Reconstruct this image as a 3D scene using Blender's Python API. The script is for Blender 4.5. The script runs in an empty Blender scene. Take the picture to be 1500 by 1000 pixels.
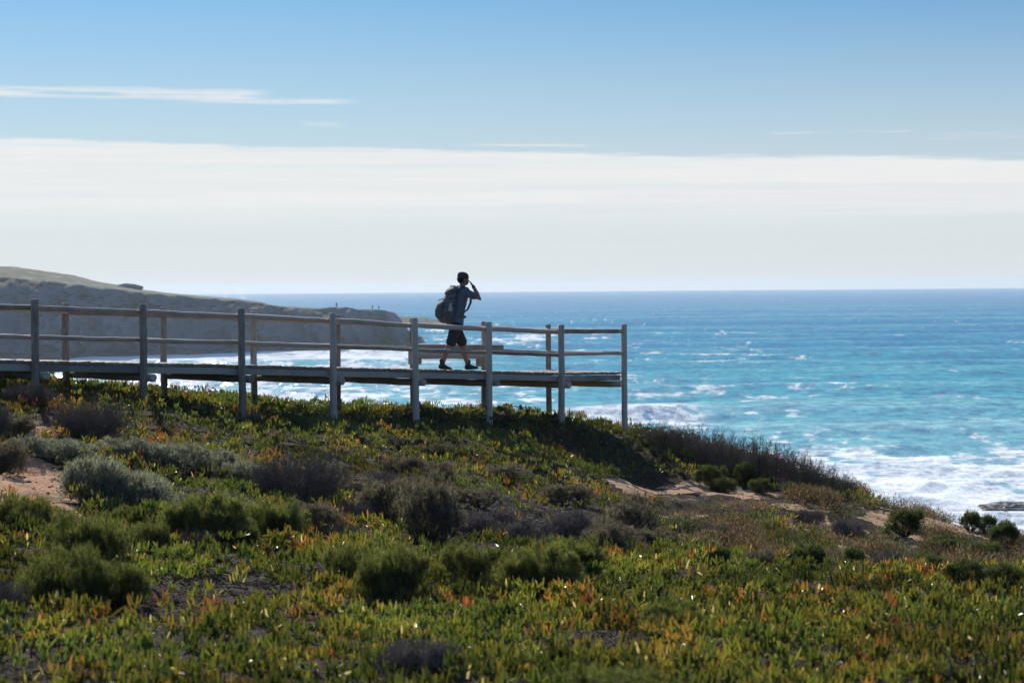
import bpy, bmesh, math, numpy as np
from mathutils import Vector, Matrix
R = math.radians
sc = bpy.context.scene
col = sc.collection

# ------------------------------------------------------------------ camera
CAM_Z = 22.0
F = 2917.0                      # focal length in pixels of a 1500 px wide frame (70 mm)
PITCH = math.atan(80.4 / F)
ROLL = -0.43
camd = bpy.data.cameras.new("camera")
cam = bpy.data.objects.new("camera", camd); col.objects.link(cam)
Mcam = (Matrix.Rotation(R(90) - PITCH, 4, 'X') @ Matrix.Rotation(R(ROLL), 4, 'Z'))
cam.matrix_world = Matrix.Translation((0, 0, CAM_Z)) @ Mcam
camd.lens = 70; camd.sensor_width = 36; camd.clip_start = 0.1; camd.clip_end = 40000
camd.dof.use_dof = True; camd.dof.focus_distance = 33.0; camd.dof.aperture_fstop = 3.8
sc.camera = cam
M3 = np.array(Mcam.to_3x3())

def ray(px, py):
    d = M3 @ np.array([(px - 750) / F, -(py - 500) / F, -1.0])
    return d
def W(px, py, Y):
    d = ray(px, py); t = Y / d[1]
    return np.array([d[0] * t, Y, CAM_Z + d[2] * t])
def proj(X, Y, Z):
    P = np.stack([X, Y, Z - CAM_Z], -1) @ M3
    w = np.maximum(-P[..., 2], 1e-3)
    return 750 + F * P[..., 0] / w, 500 - F * P[..., 1] / w

# ------------------------------------------------------------------ noise
def _h(ix, iy, seed):
    h = (ix.astype(np.int64) * 374761393 + iy.astype(np.int64) * 668265263 + seed * 1442695041) & 0xffffffff
    h = ((h ^ (h >> 13)) * 1274126177) & 0xffffffff
    return (h ^ (h >> 16)) & 0xffffffff
def pn(x, y, seed=0):
    x = np.asarray(x, float); y = np.asarray(y, float)
    ix = np.floor(x); iy = np.floor(y); fx = x - ix; fy = y - iy
    def g(dx, dy):
        a = _h(ix + dx, iy + dy, seed) * (2 * math.pi / 4294967296.0)
        return np.cos(a) * (fx - dx) + np.sin(a) * (fy - dy)
    u = fx * fx * fx * (fx * (fx * 6 - 15) + 10); v = fy * fy * fy * (fy * (fy * 6 - 15) + 10)
    a = g(0, 0) * (1 - u) + g(1, 0) * u; b = g(0, 1) * (1 - u) + g(1, 1) * u
    return (a * (1 - v) + b * v) * 1.5
def fbm(x, y, o=4, seed=0, gain=.5):
    s = 0; a = 1; n = 0
    for i in range(o):
        s = s + a * pn(x * 2 ** i + 17.3 * i, y * 2 ** i - 9.1 * i, seed + i); n += a; a *= gain
    return s / n
def ss(x, a, b):
    t = np.clip((np.asarray(x, float) - a) / (b - a), 0, 1)
    return t * t * (3 - 2 * t)

# ------------------------------------------------------------------ helpers
def tag(o, label=None, cat=None, group=None, kind=None):
    if label: o["label"] = label
    if cat: o["category"] = cat
    if group: o["group"] = group
    if kind: o["kind"] = kind
    return o
def empty(name, loc=(0, 0, 0), rz=0):
    o = bpy.data.objects.new(name, None); col.objects.link(o)
    o.location = loc; o.rotation_euler.z = rz; o.empty_display_size = .2
    return o
def link(name, me, mat=None, parent=None, loc=None):
    o = bpy.data.objects.new(name, me); col.objects.link(o)
    if mat is not None and not me.materials: me.materials.append(mat)
    if parent is not None: o.parent = parent
    if loc is not None: o.location = loc
    return o
def np_mesh(name, V, quads=None, tris=None, colr=None, smooth=False, attrs=None):
    me = bpy.data.meshes.new(name)
    V = np.asarray(V, np.float32); me.vertices.add(len(V)); me.vertices.foreach_set("co", V.ravel())
    q = np.zeros((0, 4), np.int32) if quads is None else np.asarray(quads, np.int32)
    t = np.zeros((0, 3), np.int32) if tris is None else np.asarray(tris, np.int32)
    loops = np.concatenate([q.ravel(), t.ravel()]).astype(np.int32)
    me.loops.add(len(loops)); me.loops.foreach_set("vertex_index", loops)
    n = len(q) + len(t); me.polygons.add(n)
    start = np.concatenate([np.arange(len(q)) * 4, len(q) * 4 + np.arange(len(t)) * 3]).astype(np.int32)
    me.polygons.foreach_set("loop_start", start)
    me.polygons.foreach_set("use_smooth", np.full(n, smooth))
    me.update(calc_edges=True)
    if colr is not None:
        a = me.color_attributes.new("col", 'FLOAT_COLOR', 'POINT')
        c = np.ones((len(V), 4), np.float32); c[:, :3] = colr
        a.data.foreach_set("color", c.ravel())
    for k, v in (attrs or {}).items():
        a = me.attributes.new(k, 'FLOAT', 'POINT'); a.data.foreach_set("value", np.asarray(v, np.float32).ravel())
    return me
def grid_quads(nr, nc):
    i = np.arange(nr - 1)[:, None] * nc + np.arange(nc - 1)[None, :]
    return np.stack([i, i + 1, i + nc + 1, i + nc], -1).reshape(-1, 4)

class NT:
    """small node builder"""
    def __init__(s, tree): s.t = tree; s.n = tree.nodes; s.l = tree.links
    def new(s, ty, **kw):
        n = s.n.new(ty)
        for k, v in kw.items(): setattr(n, k, v)
        return n
    def put(s, sock, v):
        if v is None: return
        if hasattr(v, 'links') or isinstance(v, bpy.types.NodeSocket): s.l.new(v, sock)
        else: sock.default_value = v
    def m(s, op, a, b=None, c=None, clamp=False):
        n = s.new('ShaderNodeMath', operation=op, use_clamp=clamp)
        s.put(n.inputs[0], a); s.put(n.inputs[1], b); s.put(n.inputs[2], c)
        return n.outputs[0]
    def mr(s, v, a, b, c=0., d=1., smooth=True):
        n = s.new('ShaderNodeMapRange', interpolation_type='SMOOTHSTEP' if smooth else 'LINEAR')
        for i, x in enumerate((v, a, b, c, d)): s.put(n.inputs[i], x)
        return n.outputs[0]
    def mix(s, f, a, b, blend='MIX'):
        n = s.new('ShaderNodeMix', data_type='RGBA', blend_type=blend)
        s.put(n.inputs[0], f); s.put(n.inputs[6], a); s.put(n.inputs[7], b)
        return n.outputs[2]
    def noise(s, vec, scale, detail=4, rough=.55, dist=0.):
        n = s.new('ShaderNodeTexNoise'); s.put(n.inputs['Vector'], vec)
        n.inputs['Scale'].default_value = scale; n.inputs['Detail'].default_value = detail
        n.inputs['Roughness'].default_value = rough; n.inputs['Distortion'].default_value = dist
        return n.outputs['Fac']
    def xyz(s, x, y, z):
        n = s.new('ShaderNodeCombineXYZ'); s.put(n.inputs[0], x); s.put(n.inputs[1], y); s.put(n.inputs[2], z); return n.outputs[0]
    def scalev(s, v, sx, sy, sz):
        n = s.new('ShaderNodeVectorMath', operation='MULTIPLY'); s.put(n.inputs[0], v); n.inputs[1].default_value = (sx, sy, sz); return n.outputs[0]

def C4(c): return (c[0], c[1], c[2], 1.0)
def material(name):
    m = bpy.data.materials.new(name); m.use_nodes = True
    nt = NT(m.node_tree); b = m.node_tree.nodes['Principled BSDF']
    return m, nt, b
def bump(nt, b, h, strength=.5, dist=.01):
    n = nt.new('ShaderNodeBump'); n.inputs['Strength'].default_value = strength; n.inputs['Distance'].default_value = dist
    nt.put(n.inputs['Height'], h); nt.l.new(n.outputs[0], b.inputs['Normal'])

def mat_wood(name, c1, c2, along='Z', rough=.8):
    m, nt, b = material(name)
    tc = nt.new('ShaderNodeTexCoord').outputs['Object']
    s = {'Z': (14, 14, 1.2), 'X': (1.2, 14, 14), 'Y': (14, 1.2, 14)}[along]
    v = nt.scalev(tc, *s)
    n1 = nt.noise(v, 3.0, 6, .65, .4); n2 = nt.noise(tc, 2.3, 3, .5)
    oi = nt.new('ShaderNodeObjectInfo').outputs['Random']
    f = nt.m('ADD', nt.m('MULTIPLY', n1, .7), nt.m('MULTIPLY', n2, .45))
    f = nt.m('ADD', f, nt.m('MULTIPLY', nt.m('SUBTRACT', oi, .5), .34))
    f = nt.mr(f, .32, .72)
    nt.l.new(nt.mix(f, C4(c1), C4(c2)), b.inputs['Base Color'])
    b.inputs['Roughness'].default_value = rough
    bump(nt, b, n1, .8, .012)
    return m
def mat_foliage(name, trans=.45, rough=.5, boost=(1.25, 1.3, .7), spec=.35):
    m, nt, b = material(name)
    a = nt.new('ShaderNodeAttribute', attribute_name="col").outputs['Color']
    nt.l.new(a, b.inputs['Base Color']); b.inputs['Roughness'].default_value = rough
    b.inputs['Specular IOR Level'].default_value = spec
    tr = nt.new('ShaderNodeBsdfTranslucent')
    nt.l.new(nt.mix(1.0, a, C4(boost), 'MULTIPLY'), tr.inputs['Color'])
    mx = nt.new('ShaderNodeMixShader'); mx.inputs[0].default_value = trans
    nt.l.new(b.outputs[0], mx.inputs[1]); nt.l.new(tr.outputs[0], mx.inputs[2])
    nt.l.new(mx.outputs[0], m.node_tree.nodes['Material Output'].inputs['Surface'])
    return m
def mat_plain(name, c, rough=.8, nscale=40, var=.35, bstr=.3, bdist=.003, spec=.3):
    m, nt, b = material(name)
    tc = nt.new('ShaderNodeTexCoord').outputs['Object']
    n = nt.noise(tc, nscale, 4)
    lo = tuple(x * (1 - var) for x in c); hi = tuple(min(1, x * (1 + var)) for x in c)
    nt.l.new(nt.mix(nt.mr(n, .3, .7), C4(lo), C4(hi)), b.inputs['Base Color'])
    b.inputs['Roughness'].default_value = rough; b.inputs['Specular IOR Level'].default_value = spec
    bump(nt, b, n, bstr, bdist)
    return m

# ------------------------------------------------------------------ terrain
# walkway line (metres): near posts i = 0..6, far posts k = 0..6, corner post
NEAR = [(50, 438, 528, 29.0), (209, 445, 531.5, 30.3), (353, 451, 534, 31.6), (487, 458, 537.8, 32.95),
        (607, 465, 540.5, 34.3), (716, 471, 543, 35.6), (822, 475.5, 546, 36.9)]   # x, y top, y deck, depth
CORNER = (914, 474.5, 545, 38.6)
FAR = [(95, 444, 31.65), (239, 450, 32.95), (371, 456, 34.25), (494, 461, 35.55), (604, 466, 36.85), (709, 470.5, 38.15), (803, 475, 39.45)]

ctrl = [  # px, py, distance
 (50,571,29),(209,594,30.3),(353,615,31.6),(487,622,32.95),(607,620,34.3),(716,620,35.6),(822,624,36.9),(914,634,38.6),
 (20,569,31.5),(95,576,31.8),(239,588,33.2),(371,598,34.6),(494,606,35.9),(604,607,37.2),(709,607,38.3),(803,612,39.8),(890,626,40.2),
 (1000,648,38.5),(1100,672,37.5),(1200,704,36.3),(1300,740,35.2),(1400,771,34),(1500,796,33),
 (1200,716,39),(1300,756,38),(1400,792,37),(1500,822,36.5),(1600,835,32),(1600,862,36),(960,680,36.6),(1000,718,34.2),(920,715,34.6),(1150,731,34.3),(1260,750,33.6),(1000,690,36),(1090,705,35.8),
 (0,602,27),(0,642,25),(0,700,22),(0,760,19),(0,850,15.5),(0,1000,10.4),(0,585,28.5),
 (130,640,26.3),(130,720,22),(130,800,17.9),
 (250,625,28.3),(250,662,26.2),(250,722,23),(250,782,19.4),(250,852,16),(250,922,13),(250,1000,10.4),
 (500,652,30.4),(500,702,27.4),(500,762,23.4),(500,822,19),(500,902,14.5),(500,1000,10.4),
 (750,652,33.3),(750,702,30),(750,762,26),(750,822,20.5),(750,902,15.2),(750,1000,10.5),
 (880,690,33.4),(880,750,29),(880,790,24.8),
 (1000,762,31),(1000,800,26.5),(1000,826,20.4),(1000,900,15.2),(1000,1000,10.5),
 (1100,765,31.2),(1150,800,28.5),(1150,832,24),(1250,842,19.4),(1250,905,15),(1250,1000,10.5),
 (1300,790,31.5),(1300,822,28),(1400,810,31.2),(1400,845,26.5),(1500,828,30.5),(1500,868,26),(1500,852,19),(1500,905,15),(1500,1000,10.5),
]
CP = [W(*c) for c in ctrl]
def addp(x, y, z): CP.append(np.array([x, y, z]))
for x in (-16, -11, -7, -3, 1, 5, 9, 14, 20):            # the fall towards the sea
    top = {-16: -1.2, -11: -1.35, -7: -1.6, -3: -2.2, 1: -2.9, 5: -3.7, 9: -4.6, 14: -5.2, 20: -6}[x]
    addp(x, 45 + x * .0, CAM_Z + top - 1.6); addp(x, 53, CAM_Z + top - 4.4); addp(x, 64, CAM_Z + top - 8.5); addp(x, 76, CAM_Z + top - 13.5)
for y, l, r in ((-6, -1.75, -1.8), (2, -1.75, -1.8), (7, -1.9, -1.95)):
    for x in (-14, -6, 0, 6, 14): addp(x, y, CAM_Z + (l if x < 0 else r))
for x, y, z in ((-12, 14, -2.1), (-13, 20, -1.9), (-14, 26, -1.5), (-15, 32, -1.15), (-20, 20, -1.6), (-20, 32, -.9), (-20, 10, -1.8), (-26, 26, -1),
                (10, 14, -2.5), (11, 19, -2.95), (14, 25, -4), (14, 30, -4.6), (15, 36, -5.2), (20, 12, -2.7), (22, 20, -3.6), (24, 30, -5.6), (24, 38, -6.5)):
    addp(x, y, CAM_Z + z)
CP = np.array(CP)
def _tpsk(r2): return np.where(r2 > 1e-9, .5 * r2 * np.log(np.maximum(r2, 1e-9)), 0)
_n = len(CP)
_A = np.zeros((_n + 3, _n + 3))
_d2 = (CP[:, None, 0] - CP[None, :, 0]) ** 2 + (CP[:, None, 1] - CP[None, :, 1]) ** 2
_A[:_n, :_n] = _tpsk(_d2) + np.eye(_n) * .25
_A[:_n, _n] = 1; _A[:_n, _n + 1] = CP[:, 0]; _A[:_n, _n + 2] = CP[:, 1]; _A[_n:, :_n] = _A[:_n, _n:].T
_w = np.linalg.solve(_A, np.concatenate([CP[:, 2], [0, 0, 0]]))
def zbase(X, Y):
    X = np.asarray(X, float); Y = np.asarray(Y, float); sh = X.shape
    x = np.clip(X.ravel(), -26, 26); y = np.clip(Y.ravel(), -6, 76); out = np.empty(len(x))
    for s in range(0, len(x), 40000):
        xx = x[s:s + 40000]; yy = y[s:s + 40000]
        r2 = (xx[:, None] - CP[None, :, 0]) ** 2 + (yy[:, None] - CP[None, :, 1]) ** 2
        out[s:s + 40000] = _tpsk(r2) @ _w[:_n] + _w[_n] + _w[_n + 1] * xx + _w[_n + 2] * yy
    return out.reshape(sh)
_gx = np.arange(-27, 27.01, .3); _gy = np.arange(-7, 78, .3)
_GX, _GY = np.meshgrid(_gx, _gy); _GZ = zbase(_GX, _GY)
def ground(X, Y):
    X = np.asarray(X, float); Y = np.asarray(Y, float)
    fx = (np.clip(X, -26, 26) + 27) / .3; fy = (np.clip(Y, -6, 76) + 7) / .3
    i = fx.astype(int); j = fy.astype(int); u = fx - i; v = fy - j
    z = (_GZ[j, i] * (1 - u) + _GZ[j, i + 1] * u) * (1 - v) + (_GZ[j + 1, i] * (1 - u) + _GZ[j + 1, i + 1] * u) * v
    z = z + .10 * fbm(X * .55, Y * .55, 2, 5) + .10 * fbm(X * 1.5, Y * 1.5, 3, 9)
    z = z - .5 * np.maximum(Y - 76, 0) + .03 * np.maximum(-X - 26, 0) - .1 * np.maximum(X - 26, 0)
    return np.maximum(z, -3)
def G(px, py, lo=6., hi=60.):
    """where the line of sight meets the ground"""
    d = ray(px, py); Y = np.arange(lo, hi, .05); t = Y / d[1]
    X = d[0] * t; Z = CAM_Z + d[2] * t; below = Z < ground(X, Y)
    k = int(np.argmax(below)) if below.any() else len(Y) - 1
    return np.array([X[k], Y[k], float(ground(X[k], Y[k]))])

def inpoly(px, py, poly):
    inside = np.zeros(px.shape, bool); n = len(poly)
    for i in range(n):
        x1, y1 = poly[i]; x2, y2 = poly[(i + 1) % n]
        c = ((y1 > py) != (y2 > py)) & (px < (x2 - x1) * (py - y1) / ((y2 - y1) + 1e-9) + x1)
        inside ^= c
    return inside
def wpoly(pts): return [tuple(G(*p)[:2]) for p in pts]
SAND = [wpoly(p) for p in (
    [(-160, 700), (0, 676), (25, 666), (50, 668), (92, 694), (100, 732), (122, 760), (60, 740), (-160, 735)],
    [(42, 618), (86, 622), (97, 640), (70, 644), (48, 638)],
    [(885, 704), (905, 699), (1000, 706), (1090, 716), (1150, 722), (1150, 729), (1050, 728), (1000, 722), (930, 730)],
    [(1125, 700), (1150, 698), (1162, 712), (1200, 730), (1190, 736), (1150, 728)],
    [(1262, 744), (1300, 746), (1318, 762), (1345, 790), (1362, 806), (1338, 802), (1300, 780), (1270, 762)],
    [(1385, 770), (1400, 757), (1440, 768), (1462, 784), (1430, 784)],
    [(1350, 766), (1400, 766), (1440, 785), (1380, 780)],
    [(1210, 832), (1240, 832), (1262, 846), (1210, 846)],
    [(1478, 800), (1520, 812), (1520, 830), (1488, 815)],
    [(1205, 796), (1240, 800), (1250, 806), (1215, 806)],
    [(1130, 738), (1190, 745), (1210, 752), (1150, 748)])]
LITTER = [wpoly(p) for p in (
    [(-100, 872), (60, 862), (200, 878), (300, 888), (345, 905), (250, 925), (120, 920), (-100, 925)],
    [(225, 862), (330, 842), (420, 858), (470, 880), (400, 898), (300, 885)],
    [(790, 935), (860, 926), (950, 948), (965, 985), (850, 970)],
    [(-50, 985), (60, 968), (150, 985), (150, 1020), (-50, 1020)])]
SLOPE = wpoly([(985, 722), (1150, 728), (1280, 742), (1400, 764), (1540, 800), (1540, 850), (1250, 846), (1150, 838), (1080, 812), (990, 800), (960, 760)])
GREYF = wpoly([(665, 752), (740, 742), (840, 748), (950, 760), (985, 800), (900, 806), (800, 800), (670, 798)])
def zones(X, Y):
    wx = X + .35 * fbm(X * 1.3, Y * 1.3, 4, 21, .65); wy = Y + .5 * fbm(X * 1.3 + 9, Y * 1.3, 4, 22, .65)
    sand = np.zeros(X.shape); lit = np.zeros(X.shape)
    for p in SAND: sand = np.maximum(sand, inpoly(wx, wy, p))
    for p in LITTER: lit = np.maximum(lit, inpoly(wx, wy, p))
    sl = inpoly(wx, wy, SLOPE).astype(float)
    patch = ss(fbm(X * .9, Y * .8, 4, 31), .16, .26)
    sand = np.maximum(sand, sl * patch * .9)
    gf = inpoly(wx, wy, GREYF).astype(float)
    return sand, lit, sl, gf

# bare ground that must stay open: nothing tall grows right in front of the path and the gullies
OPEN = [[(880, 700), (905, 696), (1000, 701), (1090, 711), (1160, 718), (1160, 732), (1050, 730), (1000, 726), (920, 734)],
        [(1262, 744), (1302, 744), (1320, 762), (1350, 790), (1364, 808), (1338, 806), (1298, 782)], [(1388, 768), (1402, 756), (1445, 768), (1465, 788), (1425, 786)],
        [(0, 680), (30, 664), (60, 668), (96, 694), (104, 732), (118, 756), (60, 740), (0, 724)]]
def keeps_open(X, Y, Z, h):
    px, py = proj(X, Y, Z + h); k = np.zeros(X.shape, bool)
    for p in OPEN: k |= inpoly(px, py, p)
    return ~k
def dens(a, b, fine): return np.arange(a, b, fine)
xs = np.concatenate([np.linspace(-90, -16, 38)[:-1], dens(-16, 18, .11), np.linspace(18, 95, 38)])
ys = np.concatenate([np.linspace(-25, 8, 34)[:-1], dens(8, 44, .11), np.linspace(44, 150, 70)])
TX, TY = np.meshgrid(xs, ys)
TZ = ground(TX, TY)
sand, lit, sl, gf = zones(TX, TY)
fr = (np.abs(TX) < 17) & (TY > 8) & (TY < 44)
TZ = TZ + np.where(fr, .012 * fbm(TX * 7, TY * 7, 2, 77), 0)
me = np_mesh("ground", np.stack([TX, TY, TZ], -1).reshape(-1, 3), grid_quads(len(ys), len(xs)), smooth=True,
             attrs={"sand": sand, "slope": sl})
m, nt, b = material("soil")
pos = nt.new('ShaderNodeNewGeometry').outputs['Position']
sa = nt.new('ShaderNodeAttribute', attribute_name="sand").outputs['Fac']
n1 = nt.noise(pos, 6, 6, .65); n2 = nt.noise(pos, 28, 4, .6); n3 = nt.noise(pos, 1.2, 3)
sandf = nt.mr(nt.m('ADD', sa, nt.m('MULTIPLY', nt.m('SUBTRACT', n1, .5), .9)), .42, .6)
dark = nt.mix(nt.mr(n2, .35, .7), C4((.022, .015, .010)), C4((.075, .053, .035)))
sandc = nt.mix(nt.mr(n1, .3, .7), C4((.36, .215, .125)), C4((.54, .36, .22)))
sxp = nt.new('ShaderNodeSeparateXYZ'); nt.l.new(pos, sxp.inputs[0])
sandc = nt.mix(nt.mr(sxp.outputs[0], -3, 1, .42, 0), sandc, C4((.50, .25, .13)))
sandc = nt.mix(nt.mr(n2, .62, .75, 0, .6), sandc, C4((.16, .10, .06)))
nt.l.new(nt.mix(sandf, dark, sandc), b.inputs['Base Color']); b.inputs['Roughness'].default_value = .95
b.inputs['Specular IOR Level'].default_value = .1
bump(nt, b, nt.m('ADD', n1, nt.m('MULTIPLY', n2, .5)), .9, .06)
link("ground", me, m)["kind"] = "structure"

# ------------------------------------------------------------------ leaves and needles
def norm(v): return v / np.maximum(np.linalg.norm(v, axis=-1, keepdims=True), 1e-9)
def rows_of(P, D, S, L, Wd, K, Cc, colb, colt, ts=(0, .45, .85), ws=(.75, 1, .6)):
    """folded succulent leaves: P base, D direction, S side vector, all (n,3)"""
    n = len(P); Nn = norm(np.cross(D, S)); V = []; Cl = []
    for t, w in zip(ts, ws):
        c = P + D * (L * t)[:, None] + Nn * (Cc * L * t * t)[:, None]
        hw = S * (Wd * w * .5)[:, None]
        V += [c - hw, c - Nn * (K * w)[:, None], c + hw]
        cc = colb * (1 - t ** 1.6) + colt * t ** 1.6
        Cl += [cc] * 3
    V.append(P + D * L[:, None] + Nn * (Cc * L)[:, None]); Cl.append(colt)
    k = len(V); V = np.stack(V, 1).reshape(-1, 3); Cl = np.stack(Cl, 1).reshape(-1, 3)
    o = (np.arange(n) * k)[:, None]
    q = []; nr = len(ts)
    for r in range(nr - 1):
        a = r * 3
        q += [o + np.array([[a, a + 1, a + 4, a + 3]]), o + np.array([[a + 1, a + 2, a + 5, a + 4]])]
    a = (nr - 1) * 3
    t = [o + np.array([[a, a + 1, k - 1]]), o + np.array([[a + 1, a + 2, k - 1]])]
    return V, np.concatenate(q), np.concatenate(t), Cl
def joinm(parts):
    V = []; Q = []; T = []; Cl = []; off = 0
    for v, q, t, c in parts:
        V.append(v); Cl.append(c)
        if q is not None and len(q): Q.append(q + off)
        if t is not None and len(t): T.append(t + off)
        off += len(v)
    return (np.concatenate(V), np.concatenate(Q) if Q else None, np.concatenate(T) if T else None, np.concatenate(Cl))
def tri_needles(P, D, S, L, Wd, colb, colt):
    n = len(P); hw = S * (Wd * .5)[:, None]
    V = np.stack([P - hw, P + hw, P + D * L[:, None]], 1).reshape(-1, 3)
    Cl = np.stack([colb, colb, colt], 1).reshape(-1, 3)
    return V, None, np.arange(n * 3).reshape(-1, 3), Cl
def randdir(rng, n): return norm(rng.normal(size=(n, 3)))
def perp(rng, D): return norm(np.cross(D, randdir(rng, len(D))))
def prisms(A, B, ra, rb, ca, cb):
    """three-sided tapered twigs from A to B"""
    D = norm(B - A); ref = np.where(np.abs(D[:, 2:3]) > .9, np.array([[1., 0, 0]]), np.array([[0, 0, 1.]]))
    U = norm(np.cross(D, ref)); Vv = np.cross(D, U); n = len(A); vs = []
    for P, r in ((A, ra), (B, rb)):
        for k in range(3):
            a = 2 * math.pi * k / 3
            vs.append(P + (U * math.cos(a) + Vv * math.sin(a)) * r[:, None])
    V = np.stack(vs, 1).reshape(-1, 3); o = (np.arange(n) * 6)[:, None]
    q = np.concatenate([o + np.array([[k, (k + 1) % 3, 3 + (k + 1) % 3, 3 + k]]) for k in range(3)])
    Cl = np.stack([ca] * 3 + [cb] * 3, 1).reshape(-1, 3)
    return V, q, None, Cl
def cvar(rng, n, c, v=.2, hue=.08):
    c = np.array(c)[None, :]
    return np.clip(c * (1 + rng.normal(size=(n, 1)) * v) * (1 + rng.normal(size=(n, 3)) * hue), .004, .9)

leafmat = mat_foliage("succulent_leaf", .34, .36, (2.3, 2.2, .9), .5)
needlemat = mat_foliage("needle_leaf", .50, .6, (1.4, 1.4, .9), .2)
twigmat = mat_foliage("dry_twig", .12, .8, (1, 1, 1), .15)

# ------------------------------------------------------------------ ice plant mat
ICEPATCH = wpoly([(1090, 758), (1150, 762), (1215, 785), (1225, 812), (1150, 808), (1090, 778)])
def ice_plant():
    rng = np.random.default_rng(11); out = []
    for y0, y1, per in ((8.5, 14, 185), (14, 20, 160), (20, 28, 135), (28, 42, 125)):
        hw = .30 * y1
        n = int(2 * hw * (y1 - y0) * per)
        X = rng.uniform(-hw, hw, n); Y = rng.uniform(y0, y1, n)
        k = np.abs(X) < .285 * Y + .3; X = X[k]; Y = Y[k]
        s, l, slp, gf = zones(X, Y)
        gap = fbm(X * .9, Y * .7, 3, 41)
        d = np.ones(len(X)) * .98
        d *= 1 - ss(gap, .10, .30) * .7
        fine = fbm(X * 2.6, Y * 2.6, 3, 43); d *= 1 - ss(fine, -.02, .22) * .8
        d = np.maximum(d, .92 * ss(Y, 28.5, 31.5) * (1 - ss(X, 3.5, 6)))
        d *= (1 - s) * (1 - .88 * l) * (1 - .9 * gf)
        ip = inpoly(X, Y, ICEPATCH)
        d *= np.where((slp > 0) & ~ip, .10 * (gap < -.05), 1)
        k = (rng.random(len(X)) < d) & keeps_open(X, Y, ground(X, Y), .06); X = X[k]; Y = Y[k]; fine = fine[k]
        m = 6 if y1 <= 20 else 4
        Z = ground(X, Y)
        big = rng.uniform(.75, 1.25, len(X)) * (1 + .25 * fbm(X * .5, Y * .5, 2, 47))
        hue = 1.1 * fbm(X * .7, Y * .5, 3, 51) + .4 * fbm(X * 3.5, Y * 3.5, 2, 53) + rng.normal(size=len(X)) * .14
        hue = hue - .24; hue += .22 * np.exp(-((Y - 26) / 2.5) ** 2 - ((X + 5) / 3) ** 2) - .12 * ss(Y, 31, 35)
        g = np.array([.044, .082, .025]); yg = np.array([.125, .136, .037]); orr = np.array([.23, .115, .045]); rd = np.array([.21, .062, .042])
        h = hue[:, None]
        c = np.where(h < .0, g + (yg - g) * ss(h, -.35, .0), np.where(h < .30, yg + (orr - yg) * ss(h, .08, .30), orr + (rd - orr) * ss(h, .30, .5)))
        tipc = np.where(h < .05, c * .7 + (np.array([.22, .12, .04])) * .3, c * .55 + np.array([.28, .085, .045]) * .45)
        mac = np.clip(1 + 1.3 * fbm(X * .6 + 3, Y * .45, 3, 99), .38, 1.6)[:, None]; c = c * mac; tipc = tipc * mac
        lift = rng.uniform(-.01, .05, len(X)) + .15 * ss(-fine, -.12, .45)
        for j in range(m):
            nn = len(X)
            th = rng.uniform(0, 2 * math.pi, nn); tilt = np.abs(rng.normal(.15, .48, nn))
            tilt = np.where(rng.random(nn) < .08, rng.uniform(.9, 1.4, nn), tilt)
            D = np.stack([np.cos(th) * np.sin(tilt), np.sin(th) * np.sin(tilt), np.cos(tilt)], -1)
            S = norm(np.cross(D, np.stack([np.cos(th), np.sin(th), np.zeros(nn)], -1) + rng.normal(size=(nn, 3)) * .5))
            L = rng.uniform(.048, .09, nn) * big; Wd = rng.uniform(.013, .020, nn) * big
            off = rng.normal(size=(nn, 2)) * .022
            P = np.stack([X + off[:, 0], Y + off[:, 1], Z + lift - .01], -1)
            bl = np.clip(1 + rng.normal(size=(nn, 1)) * .22, .5, 1.6)
            cb = c * bl; ct = tipc * bl
            pale = rng.random(nn) < .006 * (1 + 2 * (tilt > .5))
            cb = np.where(pale[:, None], np.array([.5, .42, .33]), cb); ct = np.where(pale[:, None], np.array([.55, .45, .36]), ct)
            ts, ws = ((0, .45, .85), (.75, 1, .6)) if y1 <= 20 else ((0, .6), (.8, .95))
            out.append(rows_of(P, D, S, L, Wd, Wd * .45, rng.uniform(-.25, .25, nn), cb, ct, ts, ws))
    V, q, t, c = joinm(out)
    me = np_mesh("ice_plant", V, q, t, c)
    tag(link("ice_plant", me, leafmat), "ice plant carpet with upright green and red tipped leaves over the slope", "ground cover", kind="stuff")
ice_plant()

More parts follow.
